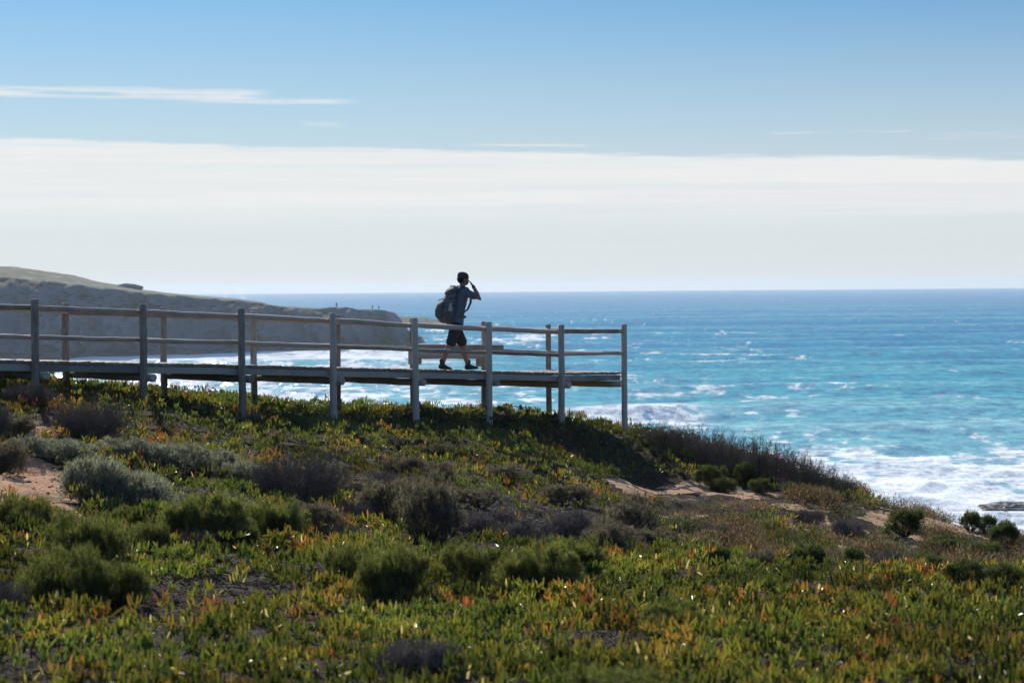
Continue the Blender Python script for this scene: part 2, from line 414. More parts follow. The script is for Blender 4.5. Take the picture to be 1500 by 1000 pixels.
def leaf_litter():
    rng = np.random.default_rng(5); out = []
    for y0, y1, per in ((8.5, 20, 420), (20, 40, 130)):
        hw = .285 * y1; n = int(2 * hw * (y1 - y0) * per)
        X = rng.uniform(-hw, hw, n); Y = rng.uniform(y0, y1, n)
        k = np.abs(X) < .275 * Y + .2; X = X[k]; Y = Y[k]
        s, l, slp, gf = zones(X, Y)
        d = .30 + .7 * l + .3 * slp + .5 * gf - .25 * s
        k = rng.random(len(X)) < d * (1 - .9 * s); X = X[k]; Y = Y[k]; n = len(X)
        Z = ground(X, Y) + rng.uniform(0, .02, n)
        th = rng.uniform(0, 2 * math.pi, n); ti = rng.normal(.12, .25, n)
        D = np.stack([np.cos(th) * np.cos(ti), np.sin(th) * np.cos(ti), np.sin(np.abs(ti))], -1)
        P = np.stack([X, Y, Z], -1); L = rng.uniform(.02, .09, n)
        c = cvar(rng, n, (.065, .048, .038), .5, .1)
        pale = rng.random(n) < .07; c = np.where(pale[:, None], cvar(rng, n, (.42, .34, .26), .2), c)
        a = rng.random(n) < .5
        out.append(prisms(P[a], (P + D * L[:, None] * 1.6)[a], np.full(a.sum(), .003), np.full(a.sum(), .0015), c[a], c[a]))
        b = ~a; S = perp(rng, D[b])
        out.append(rows_of(P[b], D[b], S, L[b] * .7, L[b] * .22, L[b] * .05, rng.uniform(-.8, .8, b.sum()), c[b], c[b], (0, .5), (.6, 1)))
    V, q, t, c = joinm(out)
    tag(link("leaf_litter", np_mesh("leaf_litter", V, q, t, c), twigmat), "dry brown leaf litter and twigs lying between the plants", "leaf litter", kind="stuff")
leaf_litter()

def debris():
    rng = np.random.default_rng(8); n = 16000
    Y = rng.uniform(16, 38, n); X = rng.uniform(-.28, .28, n) * Y
    s, l, slp, gf = zones(X, Y); k = (s > .5) & (rng.random(n) < .5 + .5 * (fbm(X * 1.4, Y * 1.1, 2, 3) > 0)); X = X[k]; Y = Y[k]; n = len(X)
    Z = ground(X, Y); r = rng.uniform(.006, .03, n) * rng.uniform(.4, 1, n)
    base = np.array([[1, 0, 0], [-1, 0, 0], [0, 1, 0], [0, -1, 0], [0, 0, 1], [0, 0, -1]], float)
    V = base[None] * r[:, None, None] * rng.uniform(.5, 1.3, (n, 6, 1)) * np.array([1.3, 1, .6]) + np.stack([X, Y, Z + r * .3], -1)[:, None]
    f = np.array([[0, 2, 4], [2, 1, 4], [1, 3, 4], [3, 0, 4], [2, 0, 5], [1, 2, 5], [3, 1, 5], [0, 3, 5]])
    T = ((np.arange(n) * 6)[:, None, None] + f[None]).reshape(-1, 3)
    c = np.repeat(cvar(rng, n, (.13, .085, .06), .5), 6, 0)
    tag(link("sand_debris", np_mesh("sand_debris", V.reshape(-1, 3), None, T, c), twigmat), "small dark clods and plant scraps scattered on the bare sand", "debris", kind="stuff")
debris()

# ------------------------------------------------------------------ shrubs
def sprigs(rng, P, D, nper, L, wid, spread, cb, ct):
    """bunches of fine needles growing from P along D"""
    n = len(P); Pr = np.repeat(P, nper, 0); Dr = norm(np.repeat(D, nper, 0) + rng.normal(size=(n * nper, 3)) * spread)
    Lr = np.repeat(L, nper) * rng.uniform(.6, 1.15, n * nper)
    Pr = Pr + np.repeat(D * L[:, None], nper, 0) * rng.uniform(-.5, .5, (n * nper, 1))
    S = perp(rng, Dr); jit = 1 + rng.normal(size=(n * nper, 1)) * .12
    return tri_needles(Pr, Dr, S, Lr, np.full(n * nper, wid) * rng.uniform(.7, 1.3, n * nper), np.repeat(cb, nper, 0) * jit, np.repeat(ct, nper, 0) * jit)
def dome(seed, nspr, nper, R0, H0, nlobes, L, wid, spread, cbase, ctip, upb=.5, v=.22, inner=.35, clump=34, subr=.17):
    rng = np.random.default_rng(seed); Ps = []; Ds = []
    lob = [(0, 0, H0 * .36, R0 * .80, H0 * .46)]
    for i in range(nlobes):
        a = rng.uniform(0, 2 * math.pi); r = rng.uniform(.40, .82) * R0; s = rng.uniform(.26, .46)
        lob.append((math.cos(a) * r, math.sin(a) * r, H0 * rng.uniform(.10, .55), R0 * s, H0 * s * 1.05))
    wts = np.array([l[3] ** 2 for l in lob]); wts /= wts.sum()
    Ls = []
    for (x, y, z, rr, hh), w in zip(lob, wts):
        n = int(nspr * w); ns = max(5, int(n / clump))
        d = randdir(rng, ns); d[:, 2] = np.where(d[:, 2] < -.3, -d[:, 2], d[:, 2])
        rad = rng.uniform(.78, .98, ns)
        C0 = np.array([x, y, z]) + d * np.array([rr, rr, hh]) * rad[:, None]
        idx = rng.integers(0, ns, n); q = randdir(rng, n)
        sr = R0 * subr * rng.uniform(.6, 1.4, ns)[idx]
        P = C0[idx] + q * (sr * rng.uniform(.35, 1, n) ** .5)[:, None] * np.array([1, 1, .8]); Ps.append(P)
        Ds.append(norm(q * .9 + norm(d * np.array([1, 1, rr / max(hh, .01)]))[idx] * .8 + np.array([0, 0, upb]) + rng.normal(size=(n, 3)) * .25))
        Ls.append((1 + rng.normal(size=ns) * .22)[idx])
    P = np.concatenate(Ps); D = np.concatenate(Ds); k = P[:, 2] > -.03; P = P[k]; D = D[k]; n = len(P)
    lum = 1 + .35 * fbm(P[:, 0] * 5 / R0, P[:, 1] * 5 / R0 + P[:, 2] * 3, 2, seed + 3)[:, None]
    lum = lum * np.clip(np.concatenate(Ls)[k], .5, 1.6)[:, None]
    cb = cvar(rng, n, cbase, v) * lum; ct = cvar(rng, n, ctip, v) * lum
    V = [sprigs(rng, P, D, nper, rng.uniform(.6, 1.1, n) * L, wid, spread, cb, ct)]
    # inner branches
    m = 60; a = rng.uniform(0, 2 * math.pi, m); q = rng.uniform(.2, .8, m) ** .5
    A = np.stack([np.cos(a) * R0 * .1, np.sin(a) * R0 * .1, np.zeros(m)], -1)
    B = np.stack([np.cos(a) * R0 * q * .8, np.sin(a) * R0 * q * .8, H0 * (1 - q * q) * .75 + .05], -1)
    cc = cvar(rng, m, (.06, .045, .035), .2); V.append(prisms(A, B, np.full(m, .009), np.full(m, .004), cc, cc))
    m = 170; d = randdir(rng, m); d[:, 2] = np.abs(d[:, 2]); a = rng.uniform(.55, .85, (m, 1)); sc_ = np.array([R0 * .95, R0 * .95, H0 * .85])
    A = d * sc_ * a; A[:, 2] += .05 * H0; D2 = norm(d + rng.normal(size=(m, 3)) * .35); B = A + D2 * (min(R0, H0 * 1.1) * rng.uniform(.2, .5, (m, 1)))
    cc = cvar(rng, m, tuple(.5 * (x + y) for x, y in zip(ctip, (.16, .12, .09))), .3); V.append(prisms(A, B, np.full(m, .0035), np.full(m, .0018), cc, cc))
    T = A[:, None] + (B - A)[:, None] * rng.uniform(.4, 1, (m, 3, 1)); E = T + norm(D2[:, None] + rng.normal(size=(m, 3, 3)) * .7) * (R0 * rng.uniform(.06, .16, (m, 3, 1)))
    T = T.reshape(-1, 3); E = E.reshape(-1, 3); c3 = np.repeat(cc, 3, 0); V.append(prisms(T, E, np.full(m * 3, .0024), np.full(m * 3, .0012), c3, c3))
    return joinm(V)
def twiggy(seed, R0, H0, nst, cst, cleaf, leafn=3, up=1.0, wid=.0035, sub=6, leafL=.022):
    rng = np.random.default_rng(seed); parts = []
    n = nst; a = rng.uniform(0, 2 * math.pi, n); r = np.sqrt(rng.random(n))
    A = np.stack([np.cos(a) * r * R0 * .45, np.sin(a) * r * R0 * .45, np.full(n, -.03)], -1)
    h = H0 * rng.uniform(.55, 1.05, n) * (1 - .35 * r * r)
    B = A + np.stack([np.cos(a) * r * R0 * .55, np.sin(a) * r * R0 * .55, h * up], -1) + rng.normal(size=(n, 3)) * R0 * .08
    M = (A + B) / 2 + rng.normal(size=(n, 3)) * R0 * .06
    c = cvar(rng, n, cst, .25)
    parts.append(prisms(A, M, np.full(n, wid * 1.6), np.full(n, wid), c, c)); parts.append(prisms(M, B, np.full(n, wid), np.full(n, wid * .5), c, c))
    t = rng.random((n, sub)); base = np.where(t[..., None] < .4, M[:, None] * 1.0 + (A - M)[:, None] * (.4 - t[..., None]) , M[:, None] + (B - M)[:, None] * ((t[..., None] - .4) / .6))
    d = norm(norm(B - A)[:, None] + rng.normal(size=(n, sub, 3)) * .55); ln = H0 * rng.uniform(.12, .34, (n, sub, 1))
    A2 = base.reshape(-1, 3); B2 = (base + d * ln).reshape(-1, 3); c2 = np.repeat(c, sub, 0) * 1.15; k = len(A2)
    parts.append(prisms(A2, B2, np.full(k, wid * .75), np.full(k, wid * .35), c2, c2))
    A3 = np.repeat(A2 + (B2 - A2) * .5, 3, 0); D3 = norm(np.repeat(norm(B2 - A2), 3, 0) + rng.normal(size=(k * 3, 3)) * .6)
    B3 = A3 + D3 * (H0 * rng.uniform(.05, .16, k * 3))[:, None]; c3 = np.repeat(c2, 3, 0) * 1.1
    parts.append(prisms(A3, B3, np.full(k * 3, wid * .5), np.full(k * 3, wid * .25), c3, c3))
    if leafn:
        P = np.repeat(B3, leafn, 0) + rng.normal(size=(k * 3 * leafn, 3)) * .012; D = randdir(rng, len(P)); D[:, 2] = np.abs(D[:, 2]); D = norm(D)
        cl = cvar(rng, len(P), cleaf, .3)
        parts.append(tri_needles(P, D, perp(rng, D), rng.uniform(.6, 1.2, len(P)) * leafL, np.full(len(P), leafL * .4), cl, cl * 1.2))
    return joinm(parts)

PROTO = {}
def proto(kind, i):
    k = (kind, i)
    if k in PROTO: return PROTO[k]
    s = i * 37 + {'green': 100, 'silver': 200, 'grey': 300, 'olive': 400, 'twig': 500, 'brush': 600, 'mat': 700}[kind]
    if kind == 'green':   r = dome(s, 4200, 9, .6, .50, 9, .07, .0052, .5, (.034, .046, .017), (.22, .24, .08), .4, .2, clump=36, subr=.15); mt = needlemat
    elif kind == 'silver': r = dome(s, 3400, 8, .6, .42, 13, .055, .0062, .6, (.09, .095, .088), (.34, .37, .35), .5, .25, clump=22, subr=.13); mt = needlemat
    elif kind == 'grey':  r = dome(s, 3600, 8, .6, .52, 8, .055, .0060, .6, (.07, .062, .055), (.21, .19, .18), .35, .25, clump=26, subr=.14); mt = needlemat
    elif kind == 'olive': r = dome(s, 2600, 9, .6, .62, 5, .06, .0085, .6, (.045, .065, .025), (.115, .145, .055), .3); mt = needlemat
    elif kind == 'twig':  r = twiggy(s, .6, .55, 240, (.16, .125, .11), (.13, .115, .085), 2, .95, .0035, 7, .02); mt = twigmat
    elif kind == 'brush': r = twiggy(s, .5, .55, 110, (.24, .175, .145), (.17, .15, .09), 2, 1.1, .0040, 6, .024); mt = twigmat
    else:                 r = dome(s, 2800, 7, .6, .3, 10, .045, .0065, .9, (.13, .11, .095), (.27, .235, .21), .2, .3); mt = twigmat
    me = np_mesh(kind + "_shrub", *r); me.materials.append(mt)
    PROTO[k] = me
    return me
KH = {'green': (.6, .55), 'silver': (.6, .42), 'grey': (.6, .52), 'olive': (.6, .62), 'twig': (.6, .55), 'brush': (.5, .55), 'mat': (.6, .3)}
NAME = {'green': 'green_shrub', 'silver': 'silver_shrub', 'grey': 'grey_shrub', 'olive': 'round_bush', 'twig': 'twiggy_shrub', 'brush': 'dry_bush', 'mat': 'matted_shrub'}
GROUP = {'green': 'needle leaved green shrubs in the foreground', 'silver': 'silvery shrubs beside the sand path', 'grey': 'grey shrubs on the slope', 'olive': 'round dark bushes on the slope',
         'twig': 'bare twiggy shrubs', 'brush': 'dry brown bushes along the right crest', 'mat': 'matted grey shrubs'}
_cnt = {}
def shrub(kind, x0, x1, yt, yb, label, rz=None, cat='shrub'):
    i = _cnt.get(kind, 0); _cnt[kind] = i + 1
    cx = (x0 + x1) / 2; g = G(cx, yb); Y = g[1]
    w = (x1 - x0) * Y / F; h = (yb - yt) * Y / F
    r0, h0 = KH[kind]
    sx = w / 2 / r0 * {'silver': 1.34, 'grey': 1.42, 'green': 1.2, 'olive': 1.22, 'twig': 1.15}.get(kind, 1.08); dpt = sx * .85
    back = .55 * dpt * r0
    X2 = g[0] * (Y + back) / Y; Y2 = Y + back; Z2 = float(ground(X2, Y2))
    # the far side of a mound stands higher on rising ground; keep the seen top height
    top = CAM_Z + (ray(cx, yt)[2] / ray(cx, yt)[1]) * Y2
    hz = max(.12, top - Z2) * {'silver': .85, 'olive': 1.05, 'green': 1.12, 'grey': .95}.get(kind, 1.0)
    hz = min(hz, max(.14, h * 1.35))
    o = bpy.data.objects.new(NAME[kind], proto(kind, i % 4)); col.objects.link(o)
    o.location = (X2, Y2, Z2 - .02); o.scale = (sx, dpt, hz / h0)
    o.rotation_euler.z = rz if rz is not None else (i // 4) * 2.1 % 6.28
    return tag(o, label, cat, GROUP[kind])
SH = [
 ('twig', 80, 184, 580, 645, 'large dark brown twiggy shrub beside the small sand patch, below the second post'),
 ('twig', 0, 78, 558, 592, 'low purplish twiggy shrub at the foot of the leftmost post'),
 ('twig', -45, 14, 580, 640, 'dark twiggy shrub cut by the left edge just under the boardwalk'),
 ('grey', 10, 48, 604, 640, 'small rounded dark grey shrub left of the small sand patch'),
 ('grey', -40, 30, 638, 694, 'dark grey shrub at the left edge above the wide sand patch'),
 ('silver', 12, 62, 632, 668, 'small silvery shrub between the two sand patches'),
 ('silver', 58, 130, 634, 680, 'silvery shrub just below the small sand patch with a yellow ice plant at its foot'),
 ('silver', 96, 180, 655, 742, 'tall silvery shrub at the right border of the wide sand patch'),
 ('silver', 150, 242, 676, 750, 'pale silvery shrub right of the sand with light tips'),
 ('silver', 130, 215, 634, 678, 'silvery shrub directly under the large dark brown shrub'),
 ('silver', 205, 300, 638, 690, 'blue grey shrub in the middle of the silvery row, behind the orange ice plants'),
 ('silver', 280, 345, 652, 700, 'silvery shrub right of the blue grey one, above a patch of red leaves'),
 ('silver', 325, 388, 664, 712, 'last silvery shrub of the row, touching the bare branching shrub'),
 ('twig', 372, 500, 655, 738, 'wide bare branching shrub in the left middle, right of the silvery row'),
 ('grey', 455, 545, 690, 735, 'low dark grey shrub between the bare branching shrub and the big grey shrub'),
 ('grey', 528, 620, 692, 770, 'dark grey shrub leaning on the left side of the big grey shrub'),
 ('grey', 578, 672, 688, 790, 'big dark grey rounded shrub in the centre of the slope'),
 ('grey', 606, 660, 672, 705, 'small grey shrub just behind the top of the big grey shrub'),
 ('grey', 560, 612, 664, 698, 'grey brown shrub on the bank left above the big grey shrub'),
 ('grey', 636, 668, 646, 668, 'tiny round dark shrub alone on the bank under the boardwalk'),
 ('grey', 665, 735, 708, 750, 'grey shrub with orange ice plant leaves at its foot, right of the big grey shrub'),
 ('mat', 520, 600, 690, 722, 'matted grey shrub spread above the dark grey shrub'),
 ('mat', 665, 800, 748, 796, 'wide matted pale grey shrub dotted with white dried flower heads'),
 ('mat', 790, 880, 750, 790, 'matted grey brown shrub with dark dry flower heads, right of the white dotted one'),
 ('grey', 850, 940, 755, 815, 'pale topped grey shrub at the right end of the matted row'),
 ('grey', 888, 965, 722, 785, 'dark shadowed shrub hump just below the left end of the sand path'),
 ('twig', 470, 535, 760, 798, 'brown twiggy shrub directly above the dark green shrub'),
 ('green', 232, 345, 722, 795, 'broad yellow green shrub in the left foreground with fine needles'),
 ('green', 340, 442, 728, 795, 'rounded green shrub right of the broad yellow green one'),
 ('green', 312, 372, 760, 806, 'small green tuft in front of the broad yellow green shrub'),
 ('green', 182, 246, 764, 806, 'small mid green ball shrub left of the broad yellow green one'),
 ('green', 152, 215, 740, 778, 'bright green small ball shrub near the tip of the sand patch'),
 ('green', -20, 78, 722, 780, 'green shrub at the left edge just below the wide sand patch'),
 ('green', 70, 200, 752, 850, 'large dark green shrub of the lower left clump'),
 ('green', 22, 140, 808, 890, 'dark green shrub at the bottom left of the lower left clump'),
 ('green', 122, 222, 818, 895, 'lowest rounded green shrub of the lower left clump'),
 ('twig', 252, 322, 772, 808, 'small brown twiggy shrub below the broad yellow green shrub'),
 ('twig', -40, 42, 842, 900, 'pale dry twiggy shrub at the left edge near the bottom'),
 ('green', 474, 560, 792, 860, 'dark green shrub in the lower centre left, left half of a pair'),
 ('green', 530, 628, 800, 888, 'darkest green shrub in the lower centre left, right half of a pair'),
 ('green', 660, 762, 797, 862, 'bright topped green shrub in the lower centre, left half of a pair'),
 ('green', 722, 834, 798, 882, 'green shrub in the lower centre that slopes to dry twigs on its right'),
 ('green', 788, 884, 784, 852, 'dark green shrub behind and right of the lower centre pair'),
 ('green', 932, 1022, 880, 940, 'dull green shrub alone in the lower right centre'),
 ('green', 800, 965, 972, 1040, 'green shrub cut by the bottom edge of the photo'),
 ('mat', 552, 690, 934, 990, 'low matted grey shrub at the bottom centre'),
 ('mat', 700, 770, 880, 905, 'small dark matted shrub in front of the lower centre pair'),
 ('olive', 1406, 1438, 744, 778, 'left round bush of the three on the right skyline'),
 ('olive', 1434, 1460, 751, 784, 'middle and smallest round bush of the three on the right skyline'),
 ('olive', 1452, 1494, 758, 806, 'right and largest round bush of the three on the right skyline'),
 ('olive', 1298, 1350, 741, 788, 'wide dark bush on the sand below the right skyline'),
 ('olive', 1078, 1108, 672, 708, 'tall round bush above the end of the sand path'),
 ('olive', 1098, 1134, 698, 724, 'low green bush at the lower edge of the ice plant bank'),
 ('olive', 1114, 1132, 690, 716, 'narrow bush directly behind the low green bush'),
 ('olive', 1146, 1174, 704, 730, 'round green bush standing alone right of the path fork'),
 ('olive', 1170, 1192, 710, 730, 'small grey green bush right of the lone round one'),
 ('olive', 1018, 1062, 678, 712, 'dark bush in the shade above the middle of the sand path'),
 ('olive', 1040, 1078, 696, 722, 'dark low bush just above the right part of the sand path'),
 ('olive', 1232, 1270, 796, 838, 'dark green bush at the far edge of the right foreground leaves'),
 ('olive', 1150, 1212, 790, 836, 'dark shaded bush right of the green leaf strip'),
 ('olive', 1025, 1070, 795, 828, 'small dark bush left of the green leaf strip, behind the foreground leaves'),
 ('olive', 1350, 1420, 780, 815, 'green bush uppermost in the thicket on the lower right slope'),
 ('olive', 1400, 1462, 790, 828, 'green bush right in the thicket on the lower right slope'),
 ('olive', 1330, 1395, 806, 846, 'green bush lower left in the thicket on the lower right slope'),
 ('olive', 1385, 1450, 815, 858, 'dark bush lowest in the thicket on the lower right slope'),
 ('olive', 1440, 1500, 820, 858, 'dark bush of the thicket nearest the right edge'),
 ('grey', 425, 500, 728, 775, 'dark grey shrub in front of the wide bare branching shrub'),
 ('twig', 492, 548, 728, 764, 'pale dry twiggy shrub left below the big grey shrub'),
 ('grey', 700, 762, 676, 706, 'low dark shrub on the bank behind the shrub with orange leaves at its foot'),
 ('grey', 800, 860, 704, 738, 'dark brown shrub left of the pointed start of the sand path'),
 ('grey', 935, 990, 768, 810, 'dark grey shrub right of the pale topped grey shrub'),
 ('mat', 1150, 1215, 744, 770, 'matted brown shrub between the sand path and the green leaf strip'),
 ('grey', 1085, 1130, 800, 832, 'grey shrub on the near side of the green leaf strip'),
 ('mat', 1215, 1275, 762, 790, 'matted grey brown shrub left of the sand gully'),
 ('mat', 1270, 1335, 806, 836, 'matted shrub at the foot of the sand gully'),
 ('mat', 1010, 1080, 768, 795, 'matted dark shrub above the green leaf strip on its left'),
 ('brush', 940, 996, 620, 658, 'first dry brown bush of the crest row, beside the last post'),
 ('brush', 975, 1030, 622, 668, 'second dry brown bush from the last post on the crest'),
 ('brush', 1008, 1066, 628, 682, 'third dry brown bush from the last post on the crest'),
 ('brush', 1044, 1100, 636, 692, 'fourth dry brown bush from the last post on the crest, behind the tall round bush'),
 ('brush', 1080, 1140, 642, 700, 'fifth dry brown bush from the last post, tallest of the crest row'),
 ('brush', 1112, 1170, 652, 708, 'sixth dry brown bush from the last post on the crest'),
 ('brush', 1146, 1204, 662, 716, 'seventh dry brown bush from the last post on the crest'),
 ('brush', 1180, 1232, 678, 722, 'eighth dry brown bush from the last post, where the crest row thins out'),
 ('brush', 1212, 1262, 694, 730, 'last low dry bush of the crest row'),
 ('brush', 1298, 1322, 706, 735, 'small wispy bush alone on the right skyline'),
 ('brush', 1360, 1384, 730, 756, 'tiny wispy bush with upright twigs just left of the three round bushes'),
]
for a in SH: shrub(*a)

def low_scrub():
    rng = np.random.default_rng(14); out = []
    n = 5200; Y = rng.uniform(20, 38, n); X = rng.uniform(-.05, .29, n) * Y
    s, l, slp, gf = zones(X, Y)
    crest = (X > 6) & (Y > 31) & (slp == 0) & (s < .5)
    cl = fbm(X * .9, Y * .5, 3, 91)
    k = ((slp > 0) & (rng.random(n) < np.where(s > .5, .10, .6)) & (cl > -.3)) | (crest & (rng.random(n) < .5))
    X = X[k]; Y = Y[k]; n = len(X); Z = ground(X, Y)
    r = rng.uniform(.06, .30, n) * (1 + .6 * fbm(X * .5, Y * .5, 2, 92)); per = 60
    k = keeps_open(X, Y, Z, r * .5); X, Y, Z, r = X[k], Y[k], Z[k], r[k]; n = len(X)
    kind = fbm(X * .7 + 5, Y * .5, 2, 95) + rng.normal(size=n) * .22
    cA = np.where((kind[:, None] > .22) | (kind[:, None] < -.12), np.array([.13, .092, .068]), np.where(kind[:, None] > .08, np.array([.045, .052, .024]), np.array([.07, .08, .05])))
    bigk = rng.random(n) < .05; bigk &= keeps_open(X, Y, Z, .25) & keeps_open(X, Y, Z, .12); r = np.where(bigk, rng.uniform(.24, .42, n), r)
    rep_ = np.repeat(bigk, 7); X = np.concatenate([X, np.repeat(X[bigk], 24)]); Y = np.concatenate([Y, np.repeat(Y[bigk], 24)]); Z = np.concatenate([Z, np.repeat(Z[bigk], 24)]); r = np.concatenate([r, np.repeat(r[bigk], 24)]); cA = np.concatenate([cA, np.repeat(cA[bigk] * .75, 24, 0)]); n = len(X)
    d = randdir(rng, n * per); d[:, 2] = np.abs(d[:, 2])
    rr = np.repeat(r, per)[:, None] * rng.uniform(.35, 1, (n * per, 1))
    P = np.repeat(np.stack([X, Y, Z], -1), per, 0) + d * rr * np.array([1.25, 1.25, .8])
    D = norm(d + np.array([0, 0, .5]) + rng.normal(size=d.shape) * .45)
    c = np.repeat(cA * np.clip(1 + rng.normal(size=(n, 1)) * .45, .35, 2), per, 0) * (1 + rng.normal(size=(n * per, 1)) * .2); c = np.clip(c, .01, .5)
    m = n * per
    out.append(tri_needles(P, D, perp(rng, D), rng.uniform(.03, .075, m), rng.uniform(.007, .013, m), c, c * 1.35))
    V, q, t, c = joinm(out)
    tag(link("low_scrub", np_mesh("low_scrub", V, q, t, c), needlemat), "low matted scrub in dull greens and browns on the right sandy slope", "scrub", kind="stuff")
low_scrub()

def flower_heads():
    """white dried umbels over the matted shrub"""
    rng = np.random.default_rng(19); poly = wpoly([(672, 792), (690, 758), (760, 748), (800, 768), (845, 760), (850, 775), (800, 800)])
    Y = rng.uniform(20, 32, 9000); X = rng.uniform(-.06, .08, 9000) * Y
    k = inpoly(X, Y, poly); X = X[k][:95]; Y = Y[k][:95]; n = len(X)
    px = rng.uniform(0, 1, n); Z = ground(X, Y) + rng.uniform(.2, .34, n)
    c = cvar(rng, n, (.42, .38, .34), .15); g = cvar(rng, n, (.16, .13, .1), .2)
    A = np.stack([X + rng.normal(size=n) * .04, Y, Z - .34], -1); B = np.stack([X, Y, Z], -1)
    out = [prisms(A, B, np.full(n, .003), np.full(n, .002), g, g)]
    per = 26; d = randdir(rng, n * per); d[:, 2] = np.abs(d[:, 2]) * .6 + .2; d = norm(d)
    P = np.repeat(B, per, 0); cc = np.repeat(c, per, 0)
    out.append(tri_needles(P + d * .006, d, perp(rng, d), rng.uniform(.018, .030, n * per), np.full(n * per, .014), cc, cc))
    V, q, t, cc = joinm(out)
    tag(link("dried_flowers", np_mesh("dried_flowers", V, q, t, cc), twigmat), "small white dried flower heads standing over the matted grey shrub", "flowers", kind="stuff")
flower_heads()
# ------------------------------------------------------------------ sea
SEA_END = 8000.0
def sea():
    v = np.concatenate([np.arange(CAM_Z / SEA_END * F, 30, .4), np.arange(30, 120, .5), np.arange(120, 425, .6), np.arange(425, 760, 2.5)])
    D = CAM_Z * F / v
    u = np.concatenate([np.linspace(-1.6, -.31, 22)[:-1], np.arange(-.31, .31, .00085), np.linspace(.31, 1.6, 22)])
    U, DD = np.meshgrid(u, D)
    X = U * DD; Y = DD.copy()
    Zc = np.full(X.shape, CAM_Z); px, py = proj(X, Y, np.zeros(X.shape))
    foot = DD * DD / CAM_Z / F * 1.2           # ground length of one row
    wx = X + 10 * fbm(X / 90, Y / 90, 2, 3); wy = Y + 12 * fbm(X / 120 + 5, Y / 120, 2, 4)
    h = np.zeros(X.shape)
    for lam, amp, an, ph in ((170, .9, .05, .5), (105, .7, -.05, 2.2), (62, .60, .06, 0), (39, .34, -.08, 1.3), (24, .17, .30, 2.1), (15, .10, -.35, .4), (9, .07, .15, 3.), (6, .045, -.6, 1.), (3.7, .03, .8, 2.)):
        k = 2 * math.pi / lam; dirx, diry = math.sin(an), -math.cos(an)
        p = k * (wx * dirx + wy * diry) + ph
        att = np.clip(2.2 - 3 * foot / lam, 0, 1) * (.45 + 1.1 * np.clip(.5 + fbm(X / lam / 1.3 + ph, Y / lam / 2.5, 2, int(lam)), 0, 1)) * (1 if lam < 30 else (.35 + .65 * ss(DD, 180, 420)) if lam < 80 else ss(DD, 500, 1100))
        s = np.sin(p); h += amp * att * (s + .35 * (s * s - .5))
    chop = fbm(X / 5, Y / 5, 3, 8) * np.clip(1.5 - foot / 4, 0, 1) * .22
    h += chop
    # breaking swell
    Yc = 336 + .10 * X + 7 * fbm(X / 22, X * 0 + 3, 2, 12)
    A = 1.9 * ss(X, 3, 9) * (1 - ss(X, 24, 42)) + 1.1 * ss(X, -30, -22) * (1 - ss(X, -12, -2)) + .8 * ss(X, 30, 44) * (1 - ss(X, 60, 110))
    s = (Y - Yc); prof = np.exp(-np.where(s > 0, (s / 11) ** 2, (s / 7.0) ** 2))
    h += A * prof
    # a second dark swell on the right
    Yd = 500 + .05 * X + 5 * fbm(X / 30, X * 0 + 8, 2, 15); s2 = Y - Yd
    h += 1.1 * ss(X, 20, 60) * np.exp(-np.where(s2 > 0, (s2 / 16) ** 2, (s2 / 7) ** 2))
    glint_spk = ss(fbm(X / 1.5, Y / 9, 3, 81), .36, .46) * ss(DD, 420, 600) * (1 - ss(DD, 1100, 2200)) * ss(fbm(X / 60, Y / 160, 2, 82), -.25, .25) * (.25 + .75 * np.exp(-((px - 820) / 330) ** 2))  # sun glints painted as white specks, weighted around the middle of the view
    # foam cover
    def box(v, a, b, s): return ss(v, a - s, a + s) * (1 - ss(v, b - s, b + s))
    cov = .02 + .16 * ss(py, 600, 660) + .40 * ss(py, 650, 730) + .18 * ss(py, 600, 690) + .22 * ss(py, 735, 760)
    cov += (1 - ss(px, 560, 900)) * (.38 * box(py, 545, 700, 12)) + (1 - ss(px, 600, 700)) * .26 * box(py, 500, 548, 8)
    cov += .34 * np.exp(-((px - 750) / 130) ** 2 - ((py - 499) / 9) ** 2) + .22 * np.exp(-((px - 1010) / 170) ** 2 - ((py - 522) / 16) ** 2)
    cov += .30 * np.exp(-((px - 960) / 200) ** 2 - ((py - 572) / 20) ** 2) + .12 * np.exp(-((px - 1300) / 200) ** 2 - ((py - 580) / 14) ** 2) + .04 * ss(py, 440, 480)
    cov += .55 * (1 - ss(px, 600, 640)) * np.exp(-((py - 523) / 6.) ** 2) * (px < 640) + .3 * np.exp(-((px - 640) / 40) ** 2 - ((py - 489) / 7) ** 2)
    n = .5 + .5 * np.clip(fbm(wx / 16, wy / 24, 5, 20, .62) * 1.7, -1, 1)
    rid = 1 - np.abs(fbm(wx / 9, wy / 15, 4, 27, .6)) * 3.2
    n2 = .72 * n + .28 * np.clip(rid, 0, 1)
    thr = 1 - cov * .95
    foam = ss(n2, thr - .26, thr + .12)
    crest = (1 - ss(DD, 650, 1300)) * ss(h, .9, 1.5) * ss(fbm(X / 14, Y / 14, 3, 33), .12, .3) * .8
    foam = np.maximum(foam, crest * (1 - ss(py, 640, 700)) * .9)
    fb = box(s, -30 - 10 * fbm(X / 8, Y / 20, 2, 44), 1.2, 2.) * ss(X, 4, 8) * (1 - ss(X, 27 + 6 * fbm(X / 4, Y / 4, 2, 46), 36))
    fb = fb * ss(fbm(X / 4, Y / 6, 4, 45) * 1.3 + .85 - ss(X, 14, 36) * .42 + .35 * np.exp(-(s / 5) ** 2), .1, .45)
    fb2 = box(s, -14, 1, 2) * ss(X, -28, -22) * (1 - ss(X, -14, -4)) * ss(fbm(X / 3, Y / 5, 3, 48), -.3, .1)
